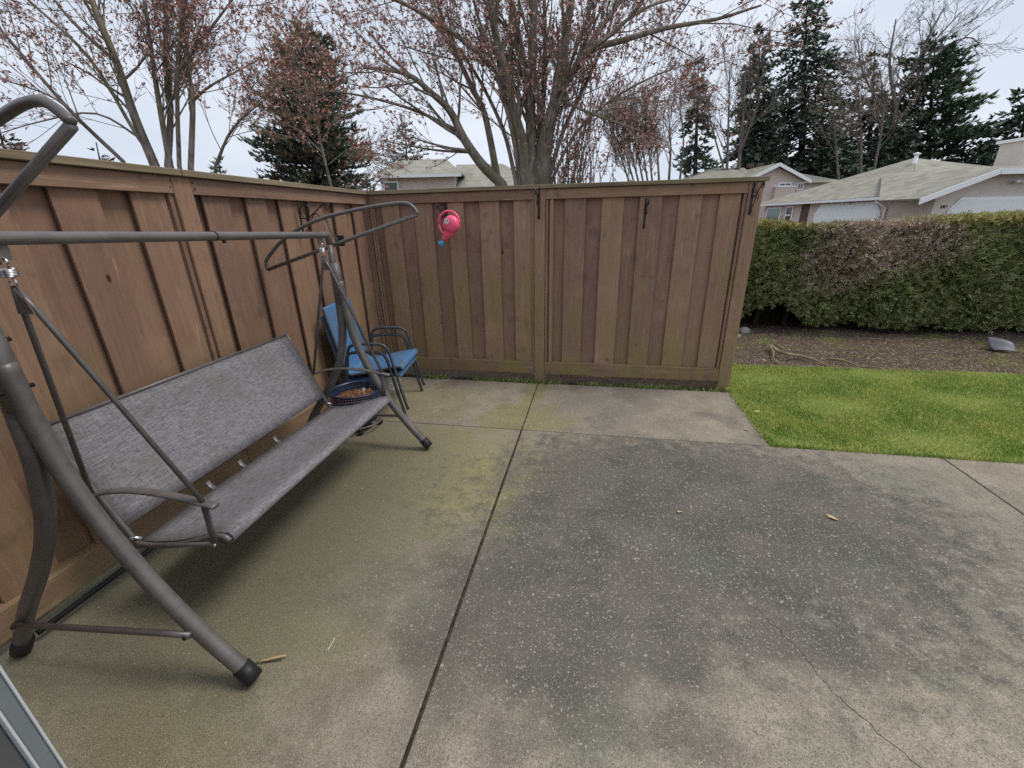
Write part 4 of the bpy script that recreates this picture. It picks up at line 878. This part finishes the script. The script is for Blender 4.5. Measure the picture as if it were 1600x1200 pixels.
# house B: hip-roofed bungalow, its long front runs away from the camera at the right
ZG = -.3; ZE = 2.2; LB = 18.5
bb = loc(LB, 28, ZG); hb = empty('bungalow', tuple(bb)); tag(hb, 'beige bungalow with grey hip roof and white garage door beyond the hedge', 'house')
c00, c01, c11, c10 = loc(LB, 20.4, ZG), loc(LB, 33, ZG), loc(29.6, 33, ZG), loc(29.6, 22.2, ZG)
obox(hb, bb, c00 + .0 * RH, FH * 12.6, RH * 11.1, UPV * (ZE - ZG - .03), 'wall', STUCCO)
ap = loc(24.0, 28.0, 4.42); OV = .45
e00, e01, e11, e10 = loc(LB - OV, 20.4, ZE), loc(LB - OV, 33.5, ZE), loc(30, 33.5, ZE), loc(30, 20.4, ZE)
rf = None
for a, b in ((e00, e01), (e01, e11), (e11, e10), (e10, e00)):
    o = hquad(hb, bb, (a, b, ap), 'roof', ROOF, .06)
V = []
obox(hb, bb, e00 - RH * .02 - UPV * .12, FH * 13.1, RH * .10, UPV * .13, 'gutter', WTRIM)
def on_front(d0, d1, z0, z1, name, m, proud=.05, par=None): return obox(hb, bb, loc(LB - proud, d0, z0), FH * (d1 - d0), RH * (proud * .9), UPV * (z1 - z0), name, m, par)
def lat_dep(x): return LB / ((ray(x, 320) @ RH) / (ray(x, 320) @ FH))
dg0, dg1 = lat_dep(1378), lat_dep(1279); zt = 1.93; ch = .42
def octdoor(parent, base, O, u, wd_, z0, z1, ch, out, nm):
    def poly(ins, off): return [O + u * (ins) + UPV * (z0) + out * off, O + u * (wd_ - ins) + UPV * z0 + out * off, O + u * (wd_ - ins) + UPV * (z1 - ch) + out * off, O + u * (wd_ - ins - ch) + UPV * (z1 - ins) + out * off, O + u * (ins + ch) + UPV * (z1 - ins) + out * off, O + u * ins + UPV * (z1 - ch) + out * off]
    hquad(parent, base, poly(-.09, .04), 'door_surround', WTRIM, .05); d = hquad(parent, base, poly(.0, .085), 'garage_door', GDOOR, .03)
    for k in range(1, 5):
        z = z0 + (z1 - z0) * k / 4.4
        if z < z1 - ch: obox(parent, base, O + u * .02 + UPV * z + out * .10, u * (wd_ - .04), out * .006, UPV * .02, 'panel_groove', WTRIM, d)
octdoor(hb, bb, loc(LB, dg0, 0), FH, dg1 - dg0, ZG, zt, ch, -RH, 'g')
for x0, x1, y0, y1, nm, gm in ((1223, 1201, 323, 343, 'window', WGLASS), (1242, 1231, 321, 341, 'window', DGLASS)):
    d0, d1 = lat_dep(x0), lat_dep(x1); z1 = far(x0, y0, d0)[2]; wdw = on_front(d0, d1, .55, z1, 'window', WTRIM, .06)
    on_front(d0 + .12, d1 - .12, .68, z1 - .12, 'pane', gm, .085, wdw)
    if x0 == 1242: on_front(d0 + .12, d1 - .12, z1 - .62, z1 - .54, 'glazing_bar', WTRIM, .1, wdw)
on_front(lat_dep(1266), lat_dep(1254), ZG, 2.1, 'entry_recess', BROWNW, .03)
ds = lat_dep(1392); Geo().tube([np.array(loc(LB - .4, ds + .5, 2.1)) - bb, np.array(loc(LB - .36, ds + .45, 2.0)) - bb, np.array(loc(LB - .08, ds + .15, 1.72)) - bb, np.array(loc(LB - .08, ds + .15, ZG)) - bb], .055, 8).build('downspout', WTRIM, hb, True)
dl = lat_dep(1325)
for q in (-.12, .12): Geo().tube([np.array(loc(LB - .05, dl + q, 2.06)) - bb, np.array(loc(LB - .22, dl + q * 1.8, 1.99)) - bb], [.04, .06], 8).build('flood_light', WTRIM, hb, True)
vp = far(1427, 262, 26.6); Geo().tube([vp - bb - UPV * .35, vp - bb + UPV * .62], .10, 10).build('flue_pipe', WTRIM, hb, True); Geo().lathe([(.0, .78), (.17, .70), (.17, .66), (.0, .62)], tuple(vp - bb), 12).build('flue_cap', WTRIM, hb, True)
vp2 = far(1458, 257, 26.0); obox(hb, bb, vp2 - .1 - UPV * .1, RH * .3, FH * .3, UPV * .16, 'roof_vent', BROWNW)
# house C: garage wing with a clipped gable facing the camera
DC = 19.0; L0 = 17.65; L1 = 25.2; bc = loc(L0, DC, ZG); hc = empty('garage_wing', tuple(bc)); tag(hc, 'beige garage with clipped white-edged gable at the right edge', 'garage')
zr = 3.02; lk = 19.35; lk2 = L1 - (lk - L0); ze = 2.12
poly = [loc(L0, DC, ZG), loc(L1, DC, ZG), loc(L1, DC, ze), loc(lk2, DC, zr - .12), loc(lk, DC, zr - .12), loc(L0, DC, ze)]
P = np.array(poly) - bc; Q = P + FH * 1.38; n = 6
Geo().add(np.concatenate([P, Q]), [tuple(range(n)), tuple(range(2*n-1, n-1, -1))] + [(i, i+n, (i+1) % n + n, (i+1) % n) for i in range(n)]).build('wall', STUCCO2, hc)
OF = .55
eL = lambda d: loc(L0 - 1.15, d, 1.98); kL = lambda d: loc(lk - .02, d, zr); kR = lambda d: loc(lk2 + .02, d, zr); eR = lambda d: loc(L1 + 1.1, d, 1.98)
zrc = 3.32; rid0 = loc((L0 + L1) / 2 - .5, DC + 2.2, zrc)
ridb = loc((L0 + L1) / 2 - .5, DC + 7.2, zrc + .1)
hquad(hc, bc, (eL(DC - OF), kL(DC - OF), rid0, ridb, eL(DC + 1.45)), 'roof', ROOF, .06); hquad(hc, bc, (kL(DC - OF), kR(DC - OF), rid0), 'roof', ROOF, .06); hquad(hc, bc, (kR(DC - OF), eR(DC - OF), eR(DC + 7.2), ridb, rid0), 'roof', ROOF, .06)
def fascia(a, b, h=.2): hquad(hc, bc, (a - FH * .04 + UPV * .02, b - FH * .04 + UPV * .02, b - FH * .04 - UPV * h, a - FH * .04 - UPV * h), 'fascia', WTRIM, .05)
fascia(eL(DC - OF), kL(DC - OF)); fascia(kL(DC - OF) + RH * .03, kR(DC - OF)); fascia(kR(DC - OF), eR(DC - OF))
octdoor(hc, bc, loc(18.38, DC, 0), RH, 4.9, ZG, 1.93, .38, -FH, 'g')
for q in (-.16, .16):
    pl = far(1592, 283, DC - .1); Geo().tube([pl - bc, pl - bc + RH * q * 1.6 - FH * .2 - UPV * .02], [.05, .08], 8).build('flood_light', WTRIM, hc, True)
ch_ = far(1600, 240, 24); obox(hc, bc, ch_ - RH * .12 - UPV * 1.4, RH * 1.5, FH * 1.2, UPV * 2.0, 'chimney', STUCCO2); obox(hc, bc, ch_ - RH * .25 - FH * .12 + UPV * .6, RH * 1.75, FH * 1.45, UPV * .14, 'chimney_cap', WTRIM)
def numeral(txt, p, h, u, m, parent, base):
    cu = bpy.data.curves.new('house_number', 'FONT'); cu.body = txt; cu.size = h; cu.extrude = .012; cu.space_character = 1.25
    t = bpy.data.objects.new('house_number', cu); col.objects.link(t); dg = bpy.context.evaluated_depsgraph_get(); me = bpy.data.meshes.new_from_object(t.evaluated_get(dg))
    bpy.data.objects.remove(t); o = bpy.data.objects.new('house_number', me); col.objects.link(o); me.materials.clear(); me.materials.append(m); o.parent = parent
    ux = Vector(u); uz = Vector((0, 0, 1)); uy = ux.cross(uz) * -1; o.matrix_local = Matrix((( ux.x, 0, -uy.x * -1, p[0] - base[0]), (ux.y, 0, uy.y, p[1] - base[1]), (0, 1, 0, p[2] - base[2]), (0, 0, 0, 1)))
    return o
NUM = simple('dark_numerals', (.05, .045, .04), .6)
npz = far(1468.5, 325.5, DC - .03); numeral('187', npz, .17, tuple(RH), NUM, hc, bc)
# house A: two-storey house further back with a front gable
DA = 40; ba = far(1213, 300, DA); ba[2] = ZG; ha = empty('two_storey_house', tuple(ba)); tag(ha, 'two-storey beige house with white gable edge above the fence end', 'house')
pk = far(1213, 256, DA); la, lb = far(1150, 288, DA), far(1261, 284.5, DA); zz = (la[2] + lb[2]) / 2; lat0 = (la - CAM) @ RH; lat1 = (lb - CAM) @ RH; latp = (pk - CAM) @ RH; lat0 = 2 * latp - lat1
zz = lb[2] + .1
poly = [loc(lat0 + .5, DA, ZG), loc(lat1 - .5, DA, ZG), loc(lat1 - .5, DA, zz + .1), loc(latp, DA, pk[2] - .15), loc(lat0 + .5, DA, zz + .1)]
P = np.array(poly) - ba; Q = P + FH * 9; n = 5
Geo().add(np.concatenate([P, Q]), [tuple(range(n)), tuple(range(2*n-1, n-1, -1))] + [(i, i+n, (i+1) % n + n, (i+1) % n) for i in range(n)]).build('wall', STUCCO, ha)
G0 = lambda l, z, d=DA - .5: loc(l, d, z)
hquad(ha, ba, (G0(lat0, zz), G0(latp, pk[2]), loc(latp, DA + 9, pk[2]), loc(lat0, DA + 9, zz)), 'roof', ROOF, .08); hquad(ha, ba, (G0(latp, pk[2]), G0(lat1, zz), loc(lat1, DA + 9, zz), loc(latp, DA + 9, pk[2])), 'roof', ROOF, .08)
for s_, t_ in ((lat0, latp), (latp, lat1)):
    za, zb_ = (zz, pk[2]) if s_ == lat0 else (pk[2], zz)
    hquad(ha, ba, (G0(s_, za + .04, DA - .56), G0(t_, zb_ + .04, DA - .56), G0(t_, zb_ - .24, DA - .56), G0(s_, za - .24, DA - .56)), 'fascia', WTRIM, .06)
# left wing with its own hip roof, and the low roof to the right
wl0, wl1 = (far(1070, 285, DA + 1.5) - CAM) @ RH, latp - .4; zr_ = far(1150, 262, DA + 4)[2]; zl = far(1072, 283.5, DA + 1)[2]
obox(ha, ba, loc(wl0 + .4, DA + 1.6, ZG), RH * (wl1 - wl0), FH * 6, UPV * (zl - ZG), 'wing_wall', STUCCO)
hquad(ha, ba, (loc(wl0, DA + 1.1, zl), loc(wl1, DA + 1.1, zl), loc(wl1, DA + 4.6, zr_), loc(wl0 + 3.6, DA + 4.6, zr_)), 'roof', ROOF, .08); hquad(ha, ba, (loc(wl0, DA + 1.1, zl), loc(wl0 + 3.6, DA + 4.6, zr_), loc(wl0, DA + 8, zl)), 'roof', ROOF, .08)
rr0, rr1 = lat1 - 1.2, (far(1296, 281, DA + 3) - CAM) @ RH + 1.0; zrr = far(1250, 270, DA + 6)[2]; zrl = far(1262, 285.5, DA + 2)[2]
obox(ha, ba, loc(rr0, DA + 2.6, ZG), RH * (rr1 - rr0 - .4), FH * 6, UPV * (zrl - ZG), 'wing_wall', STUCCO)
hquad(ha, ba, (loc(rr0 - 1, DA + 2.1, zrl), loc(rr1, DA + 2.1, zrl), loc(rr1 - 3, DA + 5.5, zrr), loc(rr0 - 1, DA + 5.5, zrr)), 'roof', ROOF, .08); hquad(ha, ba, (loc(rr1, DA + 2.1, zrl), loc(rr1, DA + 8, zrl), loc(rr1 - 3, DA + 5.5, zrr)), 'roof', ROOF, .08)
def a_win(x0, x1, y0, y1, m, d=DA):
    p0 = far(x0, y1, d); p1 = far(x1, y0, d); l0, l1 = (p0 - CAM) @ RH, (p1 - CAM) @ RH
    wdw = obox(ha, ba, loc(l0, d - .05, p0[2]), RH * (l1 - l0), FH * .1, UPV * (p1[2] - p0[2]), 'window', WTRIM)
    nn = 2; ww = (l1 - l0 - .1 * 3) / 2
    for k in range(2): obox(ha, ba, loc(l0 + .1 + k * (ww + .1), d - .08, p0[2] + .09), RH * ww, FH * .04, UPV * (p1[2] - p0[2] - .18), 'pane', m, wdw)
a_win(1216, 1237, 285, 291.5, DGLASS); a_win(1244, 1256, 285.5, 297, DGLASS)
bw0, bw1 = far(1210, 305, DA - .35), far(1243, 292, DA - .35); l0, l1 = (bw0 - CAM) @ RH, (bw1 - CAM) @ RH
obox(ha, ba, loc(l0, DA - .35, .3), RH * (l1 - l0), FH * .35, UPV * (bw1[2] - .3), 'balcony_wall', STUCCO); obox(ha, ba, loc(l0 - .05, DA - .4, bw1[2]), RH * (l1 - l0 + .1), FH * .4, UPV * .08, 'balcony_coping', WTRIM)
for x, y in ((1113, 269), (1148, 257.5), (1170, 257), (1185, 256)):
    vpp = far(x, y, DA + 4.2); obox(ha, ba, vpp - UPV * .25, RH * .5, FH * .4, UPV * .34, 'roof_vent', BROWNW if x > 1160 else WTRIM)
# house D: behind the big maple
DD = 30; bd_ = far(660, 320, DD); bd_[2] = ZG; hd = empty('far_house', tuple(bd_)); tag(hd, 'beige house with grey hip roof seen through the maple branches', 'house')
zed = far(640, 273, DD)[2]; q0, q1 = (far(583, 280, DD) - CAM) @ RH, (far(716, 277, DD) - CAM) @ RH
obox(hd, bd_, loc(q0 + .5, DD + .5, ZG), RH * (q1 - q0 - .8), FH * 8, UPV * (zed - ZG), 'wall', STUCCO)
zrd = far(680, 249, DD + 4.5)[2]
hquad(hd, bd_, (loc(q0, DD, zed), loc(q1 + .2, DD, zed), loc(q1 - 1.3, DD + 4.5, zrd), loc(q0 + .6, DD + 4.5, zrd - .1)), 'roof', ROOF, .08); hquad(hd, bd_, (loc(q1 + .2, DD, zed), loc(q1 + .2, DD + 9, zed), loc(q1 - 1.3, DD + 4.5, zrd)), 'roof', ROOF, .08)
hquad(hd, bd_, (loc(q0, DD, zed), loc(q0 + .6, DD + 4.5, zrd - .1), loc(q0, DD + 9, zed)), 'roof', ROOF, .08)
obox(hd, bd_, loc(q0, DD - .06, zed - .16), RH * (q1 - q0 + .2), FH * .1, UPV * .18, 'gutter', WTRIM)
q2, q3 = q1 - .6, (far(860, 292, DD + 1) - CAM) @ RH; ze2 = far(800, 297, DD)[2]
obox(hd, bd_, loc(q2 + .3, DD + 1, ZG), RH * (q3 - q2 - .6), FH * 7, UPV * (ze2 - ZG), 'wing_wall', STUCCO); zr2 = far(770, 257, DD + 5)[2]
hquad(hd, bd_, (loc(q2, DD + .4, ze2), loc(q3, DD + .4, ze2), loc(q3 - 3.2, DD + 5, zr2), loc(q2, DD + 5, zr2)), 'roof', ROOF, .08); hquad(hd, bd_, (loc(q3, DD + .4, ze2), loc(q3, DD + 9, ze2), loc(q3 - 3.2, DD + 5, zr2)), 'roof', ROOF, .08)
def d_win(x0, x1, y0, y1):
    p0, p1 = far(x0, y1, DD + .45), far(x1, y0, DD + .45); l0, l1 = (p0 - CAM) @ RH, (p1 - CAM) @ RH
    wdw = obox(hd, bd_, loc(l0, DD + .40, p0[2]), RH * (l1 - l0), FH * .1, UPV * (p1[2] - p0[2]), 'window', WTRIM); obox(hd, bd_, loc(l0 + .1, DD + .37, p0[2] + .1), RH * (l1 - l0 - .2), FH * .05, UPV * (p1[2] - p0[2] - .2), 'pane', DGLASS, wdw)
d_win(601, 622, 283, 306)
cb = loc(q0 + .38, DD + .42, ZG); obox(hd, bd_, cb, RH * .45, FH * .1, UPV * (zed - ZG - .2), 'corner_trim', WTRIM)
# utility pole and flue by the shrub
up_ = far(1507, 262, 70); ut = far(1512, 237, 70); pole = empty('utility_pole', (up_[0], up_[1], -.06)); tag(pole, 'wooden utility pole with crossarm between the pines', 'utility pole')
PW = simple('pole_wood', (.16, .14, .13), .9, .1); bp = np.array([up_[0], up_[1], -.06])
Geo().tube([(0, 0, 0), (0, 0, ut[2] + .1)], [.2, .14], 8).build('pole_shaft', PW, pole, True)
obox(pole, bp, np.array([up_[0], up_[1], ut[2] - .5]) - RH * .75 - FH * .25, RH * 1.5, FH * .12, UPV * .14, 'crossarm', PW)
for q in (-.6, 0, .6): Geo().lathe([(.05, 0), (.07, .08), (.03, .2)], tuple(RH * q - FH * .19 + UPV * (ut[2] - .30)), 6).build('insulator', PW, pole)

# ------------------------------------------------------------------ small things on the ground
def stick(label, pts, r, m, name='fallen_branch', cat='branch'):
    P = np.array(smoothpts(pts, 5)); b = P[0].copy(); o = Geo().tube(P - b, np.linspace(r, r * .45, len(P)), 6).build(name, m, None, True); o.location = tuple(b); tag(o, label, cat, 'fallen twigs on the soil bed'); return o
def gp(x, y, z=.02):
    d = ray(x, y); return CAM + d * (z - CAM[2]) / d[2]
STK = barkmat('mossy_stick', (.20, .16, .09), (.42, .35, .19), .4)
stick('long mossy fallen branch lying across the soil bed by the fence end', [gp(1205, 541, .05), gp(1222, 551, .06), gp(1250, 556, .03), gp(1272, 562, .03), gp(1292, 571, .0)], 0.0189, STK)
stick('short pale stick rising from the left end of the mossy branch', [gp(1202, 539, .06), gp(1208, 549, .04), gp(1209, 560, .02), gp(1218, 569, .0)], 0.0121, STK)
stick('thin pale twig lying right of the mossy branch', [gp(1296, 560, .01), gp(1318, 563, .015), gp(1342, 572, .0), gp(1354, 573, .0)], 0.0108, STK)
stick('thin brown twig above the mossy branch', [gp(1210, 537, .03), gp(1222, 543, .03), gp(1230, 550, .02)], .006, STK)
BAGM = simple('weathered_grey_sheet', (.10, .10, .118), .5, .4, 0, .15, 6)
bp = gp(1562, 546, .03); V, F = grid(-.10, .10, -.10, .10, 12, 12, lambda X, Y: .03 + .03 * np.sin(X * 13 + 1) * np.cos(Y * 9) + .42 * (Y + .12) * (1 - 1.5 * X) + .015 * np.sin(Y * 30 + X * 14))
o = mesh_np('plastic_sheet', V, F, BAGM, smooth=True); o.location = (bp[0], bp[1], .0); o.rotation_euler = (0, 0, R(-12)); s_ = o.modifiers.new('solid', 'SOLIDIFY'); s_.thickness = .012
tag(o, 'crumpled grey plastic sheet on the soil under the hedge at right', 'plastic sheet')
ST = simple('garden_stone', (.23, .22, .20), .9, .1, 0, .25, 15, .01, 40)
for x, y, r_, lab in ((1163, 518, .09, 'grey stone by the foot of the fence end post'), (1150, 527, .06, 'smaller grey stone beside the larger one at the fence end')):
    bp = gp(x, y, .04); bm = bmesh.new(); bmesh.ops.create_icosphere(bm, subdivisions=2, radius=r_)
    for v in bm.verts: v.co *= 1 + random.uniform(-.14, .14); v.co.z *= .7
    me = bpy.data.meshes.new('stone'); bm.to_mesh(me); bm.free(); me.materials.append(ST); o = bpy.data.objects.new('stone', me); col.objects.link(o); o.location = (bp[0], bp[1], .045); tag(o, lab, 'stone')
STRAW = simple('pale_straw', (.50, .36, .17), .8, .1); DST = simple('dark_straw', (.07, .06, .05), .8, .1)
p0, p1 = gp(405, 1035, .006), gp(447, 1024, .012)
o = Geo().tube([p0 - p0, (p0 + p1) / 2 - p0 + [0, 0, .004], p1 - p0], .004, 5).build('straw', STRAW); o.location = tuple(p0); tag(o, 'pale straw stuck by the front foot of the swing', 'straw')
p0, p1 = gp(372, 1043, .004), gp(440, 1030, .008)
o = Geo().tube([p0 - p0, (p0 + p1) / 2 - p0 + [0, .004, .003], p1 - p0], .0022, 5).build('twig', DST); o.location = tuple(p0); tag(o, 'thin dark twig by the front foot of the swing', 'twig')
p0, p1 = gp(512, 1016, .003), gp(523, 997, .003)
o = Geo().tube([p0 - p0, p1 - p0], .0012, 4).build('straw', WHITEP); o.location = tuple(p0); tag(o, 'thin white straw on the concrete right of the swing foot', 'straw')
LEAFY = simple('yellow_fallen_leaf', (.46, .36, .20), .8, .15, 0, .3, 60)
for i_, (x, y, lab) in enumerate(((1183, 643, 'yellow fallen leaf on the lawn edge'), (1194, 563, 'pale fallen leaf on the soil by the lawn'), (1300, 809, 'dry tan leaf on the middle of the right slab'), (1062, 800, 'tiny tan leaf on the dark worn slab'), (1167, 672, 'small pale leaf where patio meets lawn'))):
    bp = gp(x, y, .018 if y < 660 else .006); s_ = (.035, .03, .03, .018, .02)[i_]
    V = [(-s_, 0, .002), (-s_ * .3, s_ * .45, .006), (s_ * .5, s_ * .4, .003), (s_, 0, .008), (s_ * .4, -s_ * .45, .004), (-s_ * .4, -s_ * .4, .001)]
    o = Geo().add(V, [(0, 5, 4, 3, 2, 1)]).build('fallen_leaf', LEAFY); o.location = tuple(bp); o.rotation_euler = (0, 0, random.uniform(0, 6)); tag(o, lab, 'leaf', 'fallen leaves')
V, F = flakes(420, .1, 6, -4.0, -.15, .006, lambda X, Y: .003 + 0 * X, 12)
o = mesh_np('debris', V, F, LITTER, kind='stuff'); tag(o, 'fine crumbs and bits scattered over the concrete', 'debris')
